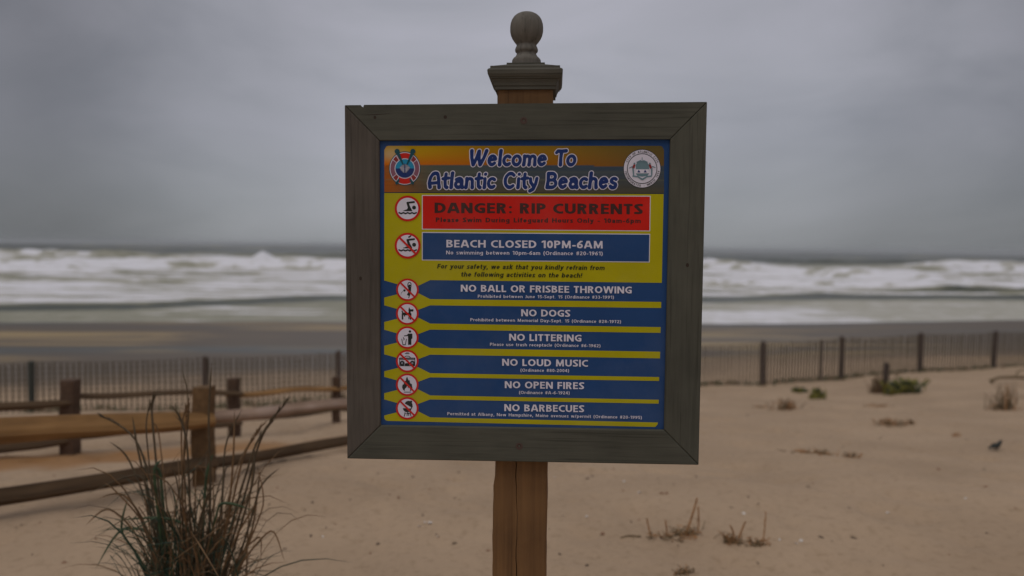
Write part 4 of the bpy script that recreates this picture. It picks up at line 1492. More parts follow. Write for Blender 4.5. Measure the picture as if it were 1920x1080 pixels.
P.sdf([(0, 19, 0, 25, 0.7, 0.5), (-14.5, 13.6, -14.4, 13.6, 1.6, 1.6), (14.5, 13.6, 14.6, 13.6, 1.6, 1.6), (-24, 5.2, -18, 8.0, 0.7, 0.9), (24.5, 6.0, 19, 8.2, 0.7, 0.9),
       (-17, 4, -16, -8, 1.5, 1.2), (18, 4, 18, -8, 1.5, 1.2), (-17, -10, -8, -11, 1.3, 1.3), (-8, -11, 0, -16, 1.2, 1.6), (17, -10, 9, -11, 1.3, 1.3), (9, -11, 1, -16, 1.2, 1.6),
       (-10, 16, -3, 19, 0.8, 1.2), (10, 16, 3, 19, 0.8, 1.2)], [], 0.0, 8, 'seal', 0.4, ox=sx0 + 0.0, oy=sy0 + 4.0, sc=1.0)
P.sdf([(-14.5, 10.5, -16.5, 5.5, 2.0, 2.2), (14.5, 10.5, 16.5, 5.5, 2.0, 2.2)], [], 0.0, 7, 'maroon', 0.4, ox=sx0, oy=sy0 + 4.0, sc=1.0)


def ring_text(s, a_start, a_end, rad, hgt, flip=False):
    n = len(s)
    for i, ch in enumerate(s):
        if ch == ' ':
            continue
        a = a_start + (a_end - a_start) * (i + 0.5) / n
        vv, ff = text_geo(ch, 0.09)
        cx_ = (vv[:, 0].min() + vv[:, 0].max()) / 2
        b0 = len(P.V)
        ar = math.radians(a)
        for x, y in vv:
            gx_ = (x - cx_) / CAP * hgt * 0.95
            gy_ = (y - BASE) / CAP * hgt
            if flip:
                rr_ = rad - gy_ + hgt
                tang = gx_
                ux, uy = -math.sin(ar), math.cos(ar)
            else:
                rr_ = rad + gy_
                tang = gx_
                ux, uy = math.sin(ar), -math.cos(ar)
            X_ = sx0 + rr_ * math.cos(ar) + tang * ux
            Y_ = sy0 - (rr_ * math.sin(ar) * 1.02 + tang * uy)
            q = bp(X_, Y_, LV(5))
            P.V.append(loc3(q[0], LV(5), q[1]))
        mi = P.mi('black')
        for f in ff:
            P.F.append(tuple(b0 + k for k in f))
            P.M.append(mi)


ring_text('CITY OF ATLANTIC CITY', 158, 20, 29.3, 3.9)
ring_text('INCORPORATED - MARCH 1854', 186, 354, 29.3, 3.9, flip=True)
P.build('city_seal', panel, 'round white city seal with shield and ring of small letters')


# ------------------------------------------------------------------ split-rail fences
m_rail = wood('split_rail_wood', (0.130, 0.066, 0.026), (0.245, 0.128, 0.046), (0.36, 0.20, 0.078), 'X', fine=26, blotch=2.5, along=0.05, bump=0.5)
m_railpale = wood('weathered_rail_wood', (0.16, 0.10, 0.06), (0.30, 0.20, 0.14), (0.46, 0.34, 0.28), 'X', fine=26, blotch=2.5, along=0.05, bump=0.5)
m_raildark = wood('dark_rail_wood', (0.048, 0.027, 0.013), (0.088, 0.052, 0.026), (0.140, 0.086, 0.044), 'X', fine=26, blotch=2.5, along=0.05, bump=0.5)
m_fpost = wood('fence_post_wood', (0.075, 0.042, 0.018), (0.145, 0.082, 0.036), (0.23, 0.135, 0.062), 'Z', fine=22, blotch=4, along=0.05, bump=0.5)
m_fpostd = wood('dark_fence_post_wood', (0.055, 0.033, 0.021), (0.100, 0.060, 0.038), (0.15, 0.093, 0.06), 'Z', fine=22, blotch=4, along=0.05, bump=0.5)


def loft(name, pts, sizes, mat, parent, shape='wedge', seed=0, sag=0.0, n=14, tip=0.5):
    """split timber: irregular section carried along a line, tapered tips; own axes run along the timber"""
    r_ = random.Random(seed)
    a, b_ = np.array(pts[0], float), np.array(pts[1], float)
    d = b_ - a
    Ln = np.linalg.norm(d)
    ex_ = d / Ln
    up = np.array([0, 0, 1.0]) if abs(ex_[2]) < 0.9 else np.array([0, 1.0, 0])
    ey_ = np.cross(up, ex_); ey_ /= np.linalg.norm(ey_)
    ez_ = np.cross(ex_, ey_)
    if shape == 'wedge':
        sec = [(-0.52, -0.16), (-0.30, -0.44), (0.05, -0.50), (0.40, -0.38), (0.50, 0.10), (0.24, 0.48), (0.02, 0.50), (-0.42, 0.06)]
    else:
        sec = [(-0.44, -0.50), (0.44, -0.50), (0.50, -0.42), (0.50, 0.42), (0.44, 0.50), (-0.44, 0.50), (-0.50, 0.42), (-0.50, -0.42)]
    jx = [1 + r_.uniform(-0.12, 0.12) for _ in sec]
    ph = [r_.uniform(0, 6) for _ in range(6)]
    V, Fs = [], []
    m = len(sec)
    for k in range(n + 1):
        s = k / n
        sz0 = sizes[0] + (sizes[1] - sizes[0]) * s
        tp = min(1, tip + (1 - tip) * min(s, 1 - s) * 10)
        off = np.array([0, 0.018 * math.sin(s * 5 + ph[0]), 0.012 * math.sin(s * 7 + ph[1]) - sag * 4 * s * (1 - s)])
        if shape != 'wedge':
            off = off * 0.25
        for j, (u, v) in enumerate(sec):
            w_ = jx[j] * (1 + 0.05 * math.sin(s * 11 + ph[2] + j))
            p = np.array([s * Ln, u * sz0[0] * w_ * tp, v * sz0[1] * w_ * tp]) + off
            V.append(p)
    for k in range(n):
        for j in range(m):
            A_, B_ = k * m + j, k * m + (j + 1) % m
            Fs.append((A_, A_ + m, B_ + m, B_))
    Fs.append(tuple(range(m)))
    Fs.append(tuple(range(n * m, n * m + m))[::-1])
    o = mesh_obj(name, V, Fs, mat, parent, smooth=False)
    rot = np.stack([ex_, ey_, ez_], 1)
    mw = Matrix(rot.tolist()).to_4x4()
    pl = np.array(parent.location) if parent is not None else np.zeros(3)
    mw.translation = Vector(a - pl)
    o.matrix_local = mw
    return o


def fpost(x, y, ztop, wdt, parent, mat, seed, lean=0.0):
    gz = float(ground_z(x, y))
    r_ = random.Random(seed)
    o = loft('post', [(x, y, gz - 0.3), (x + lean, y, ztop)], [np.array([wdt * 0.95, wdt]), np.array([wdt * 0.9, wdt * 0.95])], mat, parent, 'post', seed, n=8, tip=1.0)
    return o


EYZ = EYE[2]


def P3(px, py, y):
    return at(px, py, y)


A_ = P3(383, 872, 5.15)
near = empty('split_rail_fence', (A_[0], A_[1], float(ground_z(A_[0], A_[1]))))
tag(near, 'nearer split rail wooden fence, its post standing behind the tall grass', 'fence')
pA = P3(382, 725, 5.15)
fpost(pA[0], 5.15, pA[2], 0.125, near, m_fpost, 3)
pL = (-3.56, 3.75)
fpost(pL[0], pL[1], 0.64, 0.13, near, m_fpost, 4)
e0 = P3(720, 750, 7.35)
fpost(e0[0], 7.35, e0[2] + 0.32, 0.12, near, m_fpost, 5)
S2 = lambda a, b: np.array([a, b])
# upper rails
loft('rail', [P3(-420, 838, 3.75), P3(402, 784, 5.12)], [S2(0.15, 0.165), S2(0.13, 0.118)], m_rail, near, seed=11, tip=0.75)
r_ = loft('rail', [P3(368, 781, 5.2), P3(735, 752, 7.3)], [S2(0.12, 0.088), S2(0.11, 0.088)], m_railpale, near, seed=12, tip=0.8)
r_['label'] = 'paler upper rail to the right of the grass'
# lower rails
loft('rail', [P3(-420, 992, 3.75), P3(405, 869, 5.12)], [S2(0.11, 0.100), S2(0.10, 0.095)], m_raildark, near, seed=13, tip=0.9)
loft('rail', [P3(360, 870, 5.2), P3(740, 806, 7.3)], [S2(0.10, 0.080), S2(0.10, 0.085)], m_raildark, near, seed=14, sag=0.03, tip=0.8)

B_ = ground_at(129, 855)
far = empty('split_rail_fence', (B_[0], B_[1], B_[2]))
tag(far, 'farther split rail wooden fence with three dark posts, behind the straw strip', 'fence')
for (px, pt, y, wd, sd_) in ((130, 712, 6.5, 0.135, 21), (438, 709, 7.6, 0.100, 22), (631, 706, 8.7, 0.090, 23)):
    q = P3(px, pt, y)
    fpost(q[0], y, q[2], wd, far, m_fpostd, sd_)
q = (-5.12, 5.42)
fpost(q[0], q[1], float(ground_z(*q)) + 0.62, 0.12, far, m_fpostd, 24)
q = P3(800, 700, 9.8)
fpost(q[0], 9.8, float(ground_z(q[0], 9.8)) + 0.6, 0.10, far, m_fpostd, 25)
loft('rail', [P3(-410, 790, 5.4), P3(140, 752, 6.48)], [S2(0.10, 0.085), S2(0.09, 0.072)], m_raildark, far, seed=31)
loft('rail', [P3(118, 741, 6.52), P3(455, 737, 7.58)], [S2(0.08, 0.050), S2(0.08, 0.050)], m_raildark, far, seed=32, tip=0.8)
loft('rail', [P3(425, 740, 7.62), P3(640, 728, 8.7)], [S2(0.08, 0.052), S2(0.08, 0.052)], m_rail, far, seed=33, tip=0.8)
loft('rail', [P3(622, 731, 8.72), P3(810, 722, 9.8)], [S2(0.08, 0.05), S2(0.08, 0.05)], m_rail, far, seed=34)
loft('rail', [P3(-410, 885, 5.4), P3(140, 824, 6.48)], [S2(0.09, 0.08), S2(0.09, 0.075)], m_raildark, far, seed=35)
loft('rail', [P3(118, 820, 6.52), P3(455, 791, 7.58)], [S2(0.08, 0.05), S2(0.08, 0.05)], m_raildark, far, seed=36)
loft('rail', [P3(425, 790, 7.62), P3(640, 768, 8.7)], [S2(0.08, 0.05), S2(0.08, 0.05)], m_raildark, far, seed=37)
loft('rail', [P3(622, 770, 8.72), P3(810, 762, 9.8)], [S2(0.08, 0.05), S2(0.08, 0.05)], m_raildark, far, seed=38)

# ------------------------------------------------------------------ wire mesh dune fence
m_mpost = plain('metal_fence_post', (0.045, 0.050, 0.042), 0.6)
m_mpostb = plain('brown_fence_post', (0.085, 0.062, 0.050), 0.7)
m_wire = plain('rusty_wire', (0.095, 0.070, 0.038), 0.8)
knots_px = [(58, 12.8), (382, 13.6), (637, 14.4), (1431, 16.8), (1577, 17.9), (1724, 19.0), (1862, 19.7)]
kp = [at(px, 700, y)[:2] for px, y in knots_px]
pts = [(-17.0, 9.6), (-14.3, 10.6), (-11.4, 11.6)] + [tuple(k) for k in kp[:3]]
for f in (0.25, 0.5, 0.75):
    pts.append(tuple(kp[2] + (kp[3] - kp[2]) * f + np.array([0, 0.15 * math.sin(f * math.pi)])))
pts += [tuple(k) for k in kp[3:]] + [(15.2, 20.6), (17.6, 21.2), (20.0, 21.6)]
mesh_fence = empty('wire_mesh_fence', (pts[6][0], pts[6][1], -1.35))
tag(mesh_fence, 'long see-through wire mesh fence on thin dark posts along the dune foot', 'fence')
ML = np.array(mesh_fence.location)


def box_between(V, Fs, a, b_, wx, wy):
    a, b_ = np.array(a, float), np.array(b_, float)
    d = b_ - a
    d = d / np.linalg.norm(d)
    up = np.array([0, 1.0, 0]) if abs(d[2]) > 0.7 else np.array([0, 0, 1.0])
    s = np.cross(d, up); s /= np.linalg.norm(s)
    u = np.cross(s, d)
    b0 = len(V)
    for c in (a, b_):
        for i, j in ((-1, -1), (1, -1), (1, 1), (-1, 1)):
            V.append(c + s * i * wx / 2 + u * j * wy / 2)
    Fs += [(b0, b0 + 1, b0 + 5, b0 + 4), (b0 + 1, b0 + 2, b0 + 6, b0 + 5), (b0 + 2, b0 + 3, b0 + 7, b0 + 6), (b0 + 3, b0, b0 + 4, b0 + 7), (b0, b0 + 3, b0 + 2, b0 + 1), (b0 + 4, b0 + 5, b0 + 6, b0 + 7)]


MT = -0.43
for i, (x, y) in enumerate(pts):
    V, Fs = [], []
    w = 0.085 if 0 < x else 0.075
    zt_ = MT + 0.03 + random.Random(i).uniform(-0.02, 0.03)
    lean = random.Random(i + 50).uniform(-0.03, 0.03)
    box_between(V, Fs, np.array([x, y, -1.8]) - ML, np.array([x + lean, y, zt_]) - ML, w, w)
    V.append(np.array([x + lean, y, zt_ + 0.02]) - ML)
    for a, b_ in ((4, 5), (5, 6), (6, 7), (7, 4)):
        Fs.append((a, b_, 8))
    mesh_obj('post', V, Fs, m_mpost if x < -6 else m_mpostb, mesh_fence)
V, Fs = [], []
q_ = (np.array(pts[9]) * 0.27 + np.array(pts[10]) * 0.73)
box_between(V, Fs, np.array([q_[0], q_[1], -1.6]) - ML, np.array([q_[0], q_[1], MT]) - ML, 0.045, 0.045)
mesh_obj('post', V, Fs, m_mpostb, mesh_fence)['label'] = 'thinner iron post between two of the fence posts'
for i in range(len(pts) - 1):
    a, b_ = np.array(pts[i]), np.array(pts[i + 1])
    Ls = np.linalg.norm(b_ - a)
    V, Fs = [], []
    nn = int(Ls / 0.088)
    zb = [float(ground_z(a[0], a[1])) - 0.03, float(ground_z(b_[0], b_[1])) - 0.03]
    for k in range(1, nn):
        f = k / nn
        p = a + (b_ - a) * f
        sagm = MT - 0.03 * math.sin(f * math.pi)
        z0_ = float(ground_z(p[0], p[1])) - 0.03
        jl, jh = random.gauss(0, 0.008), random.gauss(0, 0.012)
        box_between(V, Fs, np.array([p[0], p[1], z0_]) - ML, np.array([p[0] + jl, p[1], sagm + jh]) - ML, 0.023, 0.010)
    for r_ in range(10):
        zz = r_ / 9
        prevp = None
        for k in range(0, 7):
            f = k / 6
            p = a + (b_ - a) * f
            top = MT - 0.03 * math.sin(f * math.pi)
            g = float(ground_z(p[0], p[1]))
            cur = np.array([p[0], p[1], g + 0.02 + (top - g - 0.02) * zz])
            if prevp is not None:
                box_between(V, Fs, prevp - ML, cur - ML, 0.006, 0.008)
            prevp = cur
    o = mesh_obj('wire_mesh', V, Fs, m_wire, mesh_fence)
    o['kind'] = 'stuff'

# ------------------------------------------------------------------ plants
m_green = plain('grass_green', (0.048, 0.078, 0.036), 0.6, 0.35, 20)
m_green2 = plain('grass_dark_green', (0.030, 0.058, 0.038), 0.6, 0.35, 20)
m_straw = plain('grass_straw_brown', (0.170, 0.098, 0.046), 0.7, 0.35, 20)
m_dkstem = plain('grass_dark_stem', (0.090, 0.064, 0.036), 0.7, 0.3, 20)
m_dry = plain('dry_grass', (0.40, 0.215, 0.095), 0.8, 0.3, 15)
m_drydk = plain('dry_grass_dark', (0.17, 0.120, 0.062), 0.8, 0.3, 15)
m_leaf = plain('dune_plant_leaf', (0.19, 0.175, 0.035), 0.6, 0.4, 15)
m_leafd = plain('dune_plant_leaf_dark', (0.075, 0.095, 0.045), 0.6, 0.4, 15)


def ribbon(V, Fs, M_, path, w0_, w1_, mi, fold=0.3, twist=0.0):
    """thin folded blade along a path"""
    path = [np.array(p, float) for p in path]
    n = len(path)
    b0 = len(V)
    for k in range(n):
        d = path[min(k + 1, n - 1)] - path[max(k - 1, 0)]
        d /= np.linalg.norm(d) + 1e-9
        s = np.cross(d, np.array([math.sin(twist), -math.cos(twist), 0.15]))
        s /= np.linalg.norm(s) + 1e-9
        u = np.cross(s, d)
        f = k / (n - 1)
        w = w0_ + (w1_ - w0_) * f
        if f > 0.7:
            w *= max(0.06, 1 - ((f - 0.7) / 0.3) ** 2)
        V += [path[k] - s * w / 2, path[k] + u * w * fold, path[k] + s * w / 2]
    for k in range(n - 1):
        a = b0 + k * 3
        Fs += [(a, a + 1, a + 4, a + 3), (a + 1, a + 2, a + 5, a + 4)]
        M_ += [mi, mi]


def tube(V, Fs, M_, path, r0_, r1_, mi, m=5):
    path = [np.array(p, float) for p in path]
    n = len(path)
    b0 = len(V)
    for k in range(n):
        d = path[min(k + 1, n - 1)] - path[max(k - 1, 0)]
        d /= np.linalg.norm(d) + 1e-9
        up = np.array([0, 1.0, 0]) if abs(d[1]) < 0.8 else np.array([1.0, 0, 0])
        s = np.cross(d, up); s /= np.linalg.norm(s)
        u = np.cross(s, d)
        r = r0_ + (r1_ - r0_) * k / (n - 1)
        for j in range(m):
            a = 2 * math.pi * j / m
            V.append(path[k] + (s * math.cos(a) + u * math.sin(a)) * r)
    for k in range(n - 1):
        for j in range(m):
            a, b_ = b0 + k * m + j, b0 + k * m + (j + 1) % m
            Fs.append((a, b_, b_ + m, a + m)); M_.append(mi)


def bez(p0, p1, p2, p3, n=9):
    o = []
    for k in range(n + 1):
        t_ = k / n
        o.append((1 - t_) ** 3 * np.array(p0) + 3 * (1 - t_) ** 2 * t_ * np.array(p1) + 3 * (1 - t_) * t_ ** 2 * np.array(p2) + t_ ** 3 * np.array(p3))
    return o


GD = 3.0
gb = at(345, 1240, GD)
gbz = float(ground_z(gb[0], GD))
grass = empty('tall_grass_clump', (gb[0], GD, gbz))
tag(grass, 'tall dark green and brown grass clump in front of the near rail fence', 'grass plant')
GL0 = np.array([gb[0], GD, gbz])
rg_ = random.Random(12)


def stalk_obj(name, path, w0_, w1_, mat, seedhead=False, tw=0.0):
    V, Fs, M_ = [], [], []
    path = [p - GL0 for p in path]
    ribbon(V, Fs, M_, path, w0_, w1_, 0, 0.35, tw)
    if seedhead:
        n = len(path)
        for k in range(int(n * 0.72), n - 1):
            for q_s in range(7):
                f = rg_.random()
                p = path[k] * (1 - f) + path[k + 1] * f
                d = (path[k + 1] - path[k]); d /= np.linalg.norm(d)
                o = np.array([rg_.uniform(-1, 1), rg_.uniform(-1, 1), 0.3]) * 0.012
                ribbon(V, Fs, M_, [p, p + d * 0.012 + o * 0.6, p + d * 0.030 + o], 0.003, 0.003, 0, 0.3)
    return mesh_obj(name, V, Fs, mat, grass)


# long stalks: (root px, mid px, tip px), drawn where they stand at about 3 m
stalks = [((330, 1000), (352, 800), (340, 682), 'd', 0), ((400, 1000), (392, 820), (398, 670), 'd', 0), ((290, 980), (275, 820), (290, 742), 'd', 1), ((300, 950), (285, 780), (312, 737), 'd', 0),
          ((310, 960), (262, 840), (186, 778), 'd', 1), ((300, 1000), (250, 880), (205, 828), 'd', 0), ((440, 1000), (480, 850), (537, 752), 'd', 1), ((430, 990), (470, 860), (508, 792), 'd', 1),
          ((420, 1010), (450, 880), (490, 800), 's', 1), ((345, 1000), (340, 830), (360, 735), 's', 0), ((360, 1000), (352, 850), (330, 770), 'd', 1), ((415, 1000), (420, 860), (455, 765), 'd', 0),
          ((425, 1020), (436, 880), (440, 765), 's', 0), ((285, 960), (260, 850), (248, 780), 'd', 0), ((315, 960), (300, 830), (283, 790), 's', 0), ((350, 980), (345, 870), (352, 760), 's', 1),
          ((460, 1020), (482, 930), (525, 877), 'd', 0), ((470, 1030), (480, 950), (488, 880), 's', 0), ((455, 1050), (490, 960), (482, 870), 's', 0), ((440, 1030), (470, 920), (478, 830), 'd', 0),
          ((300, 980), (270, 900), (165, 925), 'd', 0), ((290, 990), (240, 935), (185, 935), 's', 0), ((280, 1010), (215, 960), (160, 985), 's', 0), ((300, 1010), (240, 945), (195, 905), 's', 0),
          ((315, 990), (240, 990), (178, 1068), 'G', 0), ((290, 1080), (235, 1010), (240, 930), 'G', 0), ((400, 1080), (350, 990), (215, 975), 'G', 0), ((300, 1000), (290, 900), (303, 862), 'G', 0),
          ((310, 1000), (302, 900), (283, 880), 'G', 0), ((380, 1000), (385, 910), (400, 850), 'G', 0), ((395, 1000), (410, 950), (480, 960), 'G', 0), ((420, 1040), (470, 960), (475, 955), 's', 0),
          ((440, 1060), (500, 1000), (535, 1055), 's', 0), ((430, 1050), (480, 1010), (490, 1050), 's', 0), ((440, 1080), (470, 1000), (480, 930), 's', 0), ((380, 1100), (430, 1000), (455, 930), 's', 0)]
for (r0p, mp_, tp_, c, sh) in stalks:
    dy0 = GD + rg_.uniform(-0.10, 0.10)
    base = at(345 + (r0p[0] - 345) * 0.35, 1235 + rg_.uniform(-8, 8), GD + rg_.uniform(-0.05, 0.05))
    base[2] = gbz - 0.02
    p1 = at(r0p[0], r0p[1], (GD + dy0) / 2)
    p2 = at(mp_[0], mp_[1], dy0)
    p3 = at(tp_[0], tp_[1], dy0 + rg_.uniform(-0.04, 0.04))
    # smooth curve that passes near the given points
    path = bez(base, p1, p1 + (p2 - p1) * 0.5, p2, 9)
    path += bez(p2, p2 + (p2 - p1) * 0.33, p3 - (p3 - p2) * 0.3 + np.array([0, 0, 0.012]), p3, 7)[1:]
    mt = {'d': m_dkstem, 's': m_straw, 'G': m_green}[c]
    wd = {'d': 0.0095, 's': 0.0085, 'G': 0.0125}[c]
    stalk_obj('stem' if c != 'G' else 'blade', path, wd, wd * 0.8, mt, bool(sh), rg_.uniform(-0.6, 0.6))


def rand_blade(k, name_stuff=None):
    side = rg_.gauss(0, 1)
    x0 = gb[0] + 0.02 + rg_.gauss(0, 0.085)
    y0_ = GD + rg_.gauss(0, 0.06)
    ang = rg_.uniform(0, 2 * math.pi)
    H = rg_.uniform(0.34, 0.84)
    lean = rg_.uniform(0.04, 0.30) * (1.0 if H > 0.45 else 1.4)
    bendx, bendy = math.cos(ang), math.sin(ang)
    p0 = np.array([x0, y0_, gbz - 0.02])
    p1 = p0 + np.array([bendx * lean * 0.15, bendy * lean * 0.15, H * 0.5])
    p2 = p0 + np.array([bendx * lean * 0.6, bendy * lean * 0.6, H * 1.0])
    droop = rg_.uniform(-0.05, 0.40) * H
    p3 = p0 + np.array([bendx * lean * 1.35, bendy * lean * 1.35, H - droop * 0.8])
    path = bez(p0, p1, p2, p3, 8)
    if rg_.random() < 0.35:          # a broken blade: everything past the kink folds down
        kk = rg_.randrange(4, 7)
        ax = path[kk]
        fd = np.array([rg_.uniform(-1, 1), rg_.uniform(-1, 1), rg_.uniform(-0.7, 0.1)])
        fd /= np.linalg.norm(fd)
        for q in range(kk + 1, len(path)):
            path[q] = path[q - 1] + fd * H * 0.09
    return path


for k in range(150):
    path = rand_blade(k)
    tipx = path[-1][0] - gb[0]
    pr = 0.9 if tipx > 0.02 else 0.45
    mt = (m_straw if rg_.random() < 0.7 else m_dkstem) if rg_.random() < pr else (m_green2 if rg_.random() < 0.55 else m_green)
    stalk_obj('blade', path, rg_.uniform(0.004, 0.010), 0.004, mt, False, rg_.uniform(-1.2, 1.2))
V, Fs, M_ = [], [], []
for k in range(330):
    path = rand_blade(k)
    if k % 2:                 # short leafy core
        mid_ = np.array([gb[0] + 0.02, GD, gbz])
        path = [mid_ + (p - mid_) * np.array([0.85, 0.85, 0.74]) for p in path]
    pr = 0.25 if k % 2 else (0.85 if path[-1][0] > gb[0] + 0.02 else 0.4)
    mi = 1 if rg_.random() < pr else 0
    ribbon(V, Fs, M_, [p - GL0 for p in path], rg_.uniform(0.0025, 0.006), 0.0025, mi, 0.3, rg_.uniform(-1.5, 1.5))
M_ = [m_ if m_ == 0 else 1 + (i // 8 * 7 % 3 == 0) for i, m_ in enumerate(M_)]
fo = mesh_obj('dense_foliage', V, Fs, [m_green2, m_dkstem, m_straw], grass, midx=M_)
fo['kind'] = 'stuff'


def tuft(name, px, py, wpx, hpx, n, mats, label, cat, seed, stalks_=(), flat=0.0, group=None, leafy=False):
    """low dry or green plant on the sand; wpx/hpx are its spread in the photo, turned into metres at its distance"""
    r_ = random.Random(seed)
    g = ground_at(px, py)
    m_px = g[1] / F_PX
    W, H = 1.15 * wpx * m_px / 2, 1.15 * hpx * m_px
    V, Fs, M_ = [], [], []
    for k in range(n):
        cx = r_.gauss(0, 0.45) * W
        cy = r_.gauss(0, 0.30) * W * 0.8
        gz = float(ground_z(g[0] + cx, g[1] + cy)) - g[2]
        a = r_.uniform(0, 2 * math.pi)
        h = H * r_.uniform(0.25, 1.0) * (1 - flat * 0.6)
        sp = W * r_.uniform(0.15, 0.7)
        p0 = np.array([cx, cy, gz - 0.01])
        p3 = p0 + np.array([math.cos(a) * sp, math.sin(a) * sp, h])
        p1 = p0 + np.array([0, 0, h * 0.6]) + (p3 - p0) * 0.1
        mi = r_.randrange(len(mats))
        if leafy:
            path = bez(p0, p1, p3 + np.array([0, 0, h * 0.1]), p3, 3)
            ribbon(V, Fs, M_, path, max(0.012, 5 * m_px), max(0.012, 5 * m_px), mi, 0.2, r_.uniform(-1.5, 1.5))
        else:
            path = bez(p0, p1, p3 + np.array([0, 0, h * 0.15]), p3, 5)
            ribbon(V, Fs, M_, path, max(0.004, 2.0 * m_px), 0.004, mi, 0.3, r_.uniform(-1.5, 1.5))
            if r_.random() < 0.5:
                for q in range(3):
                    pp = path[2 + q % 3]
                    o = np.array([r_.uniform(-1, 1), r_.uniform(-1, 1), r_.uniform(-0.2, 0.8)]) * W * 0.14
                    ribbon(V, Fs, M_, [pp, pp + o * 0.6, pp + o], 0.004, 0.003, mi, 0.3)
    # the creeping runner that ties the clump together
    run = []
    for q in range(7):
        a_ = -0.75 + 1.5 * q / 6
        rx_, ry_ = a_ * W, 0.08 * W * math.sin(a_ * 4 + seed)
        run.append(np.array([rx_, ry_, float(ground_z(g[0] + rx_, g[1] + ry_)) - g[2] + 0.003]))
    tube(V, Fs, M_, run, 0.005, 0.004, len(mats) - 1)
    o = mesh_obj(name, V, Fs, mats, None, midx=M_)
    o.location = g
    tag(o, label, cat, group)
    for (x1, y1, x2, y2, x3, y3, wd) in stalks_:
        a0, a1, a2 = at(x1, y1, g[1]), at(x2, y2, g[1]), at(x3, y3, g[1] - 0.02)
        V2, F2, M2 = [], [], []
        tube(V2, F2, M2, [p - g for p in bez(a0, a0 + (a1 - a0) * 0.7, a1, a2, 6)], wd * m_px * 0.7, wd * m_px * 0.5, 0)
        for q in range(18):
            f = r_.uniform(0.3, 1)
            pp = (a0 + (a2 - a0) * f) - g
            o_ = np.array([r_.uniform(-1, 1), r_.uniform(-1, 1), r_.uniform(0, 1)]) * 4.0 * m_px
            ribbon(V2, F2, M2, [pp, pp + o_ * 0.5, pp + o_], 0.004, 0.003, 0, 0.3)
        st = mesh_obj('stalk', V2, F2, mats[0], o)
    return o


DG = 'low dry grass tufts scattered over the sand'
t1 = tuft('dry_grass_tuft', 1272, 1006, 85, 14, 70, [m_dry, m_drydk], 'largest dry tuft at the lower right, with two tall stalks and runners', 'dry grass', 1,
          stalks_=[(1284, 1010, 1300, 960, 1307, 935, 3.4), (1305, 1008, 1312, 985, 1309, 950, 2.4), (1222, 1010, 1215, 985, 1213, 972, 2.6), (1251, 1006, 1250, 990, 1248, 976, 2.4),
                   (1280, 1012, 1272, 1035, 1275, 1050, 4.5), (1275, 1040, 1290, 1050, 1300, 1058, 4.5), (1300, 1012, 1330, 1028, 1352, 1022, 1.8)], group=DG)
tuft('dry_grass_tuft', 1182, 1006, 44, 3, 16, [m_dry, m_drydk], 'flat dry runner left of the largest tuft', 'dry grass', 2, flat=0.8, group=DG)
tuft('dry_grass_tuft', 1376, 1018, 42, 20, 60, [m_dry, m_drydk], 'bushy dry tuft in the middle of the three lower right tufts', 'dry grass', 3,
     stalks_=[(1385, 1010, 1392, 990, 1398, 978, 2.6), (1377, 1005, 1374, 993, 1370, 986, 2.4)], group=DG)
tuft('dry_grass_tuft', 1422, 1022, 36, 14, 42, [m_dry, m_drydk], 'small dry tuft with one thin upright stalk, right of the bushy tuft', 'dry grass', 4,
     stalks_=[(1431, 1015, 1435, 980, 1436, 960, 1.8)], group=DG)
tuft('dry_grass_tuft', 1283, 1075, 38, 14, 40, [m_dry, m_drydk], 'dry tuft at the bottom edge below the largest tuft', 'dry grass', 5, group=DG)
tuft('dry_grass_tuft', 1532, 851, 70, 9, 70, [m_dry, m_drydk], 'long low dry tuft halfway down the sand on the right', 'dry grass', 6, flat=0.3, group=DG)
tuft('dry_grass_tuft', 1598, 858, 32, 11, 40, [m_drydk, m_dry], 'small dark dry tuft just right of the long low one', 'dry grass', 7, group=DG)
tuft('dry_grass_tuft', 1665, 796, 44, 13, 50, [m_dry, m_drydk], 'brown dry tuft below the green shrub', 'dry grass', 8, group=DG)
tuft('dry_grass_tuft', 1706, 795, 24, 10, 30, [m_drydk, m_dry], 'little brown tuft right beside the one below the green shrub', 'dry grass', 9, group=DG)
tuft('dry_grass_tuft', 1474, 766, 38, 20, 60, [m_dry, m_drydk], 'reddish brown bushy tuft near the fence right of the sign', 'dry grass', 10, group=DG)
tuft('dry_grass_tuft', 1424, 764, 34, 5, 20, [m_dry, m_drydk], 'thin flat dry tuft left of the reddish bushy one', 'dry grass', 11, flat=0.6, group=DG)
tuft('dry_grass_tuft', 1648, 762, 44, 6, 24, [m_dry, m_drydk], 'faint flat dry tuft between green shrub and brown tuft', 'dry grass', 12, flat=0.6, group=DG)
tuft('dry_grass_tuft', 1792, 818, 20, 9, 16, [m_dry], 'tiny yellowish tuft left of the bird', 'dry grass', 13, group=DG)
tuft('dry_grass_tuft', 1884, 768, 52, 46, 60, [m_drydk, m_drydk, m_dry], 'tall wispy dark tuft at the right edge of the picture', 'dry grass', 14, group=DG)
tuft('green_beach_plant', 1533, 748, 30, 20, 50, [m_leafd, m_leaf], 'small green plant with yellowish top by the fence', 'plant', 15, leafy=True)
tuft('green_beach_plant', 1499, 735, 26, 9, 40, [m_leafd, m_leaf], 'very small low green plant left of the yellow-topped one', 'plant', 16, leafy=True)
tuft('green_beach_shrub', 1690, 737, 62, 24, 130, [m_leaf, m_leaf, m_leafd], 'low bright green shrub in front of the mesh fence', 'shrub', 17, leafy=True)
tuft('bare_beach_shrub', 1648, 737, 40, 36, 60, [m_drydk, m_straw], 'bare brown twiggy shrub against the left of the green shrub', 'shrub', 18)

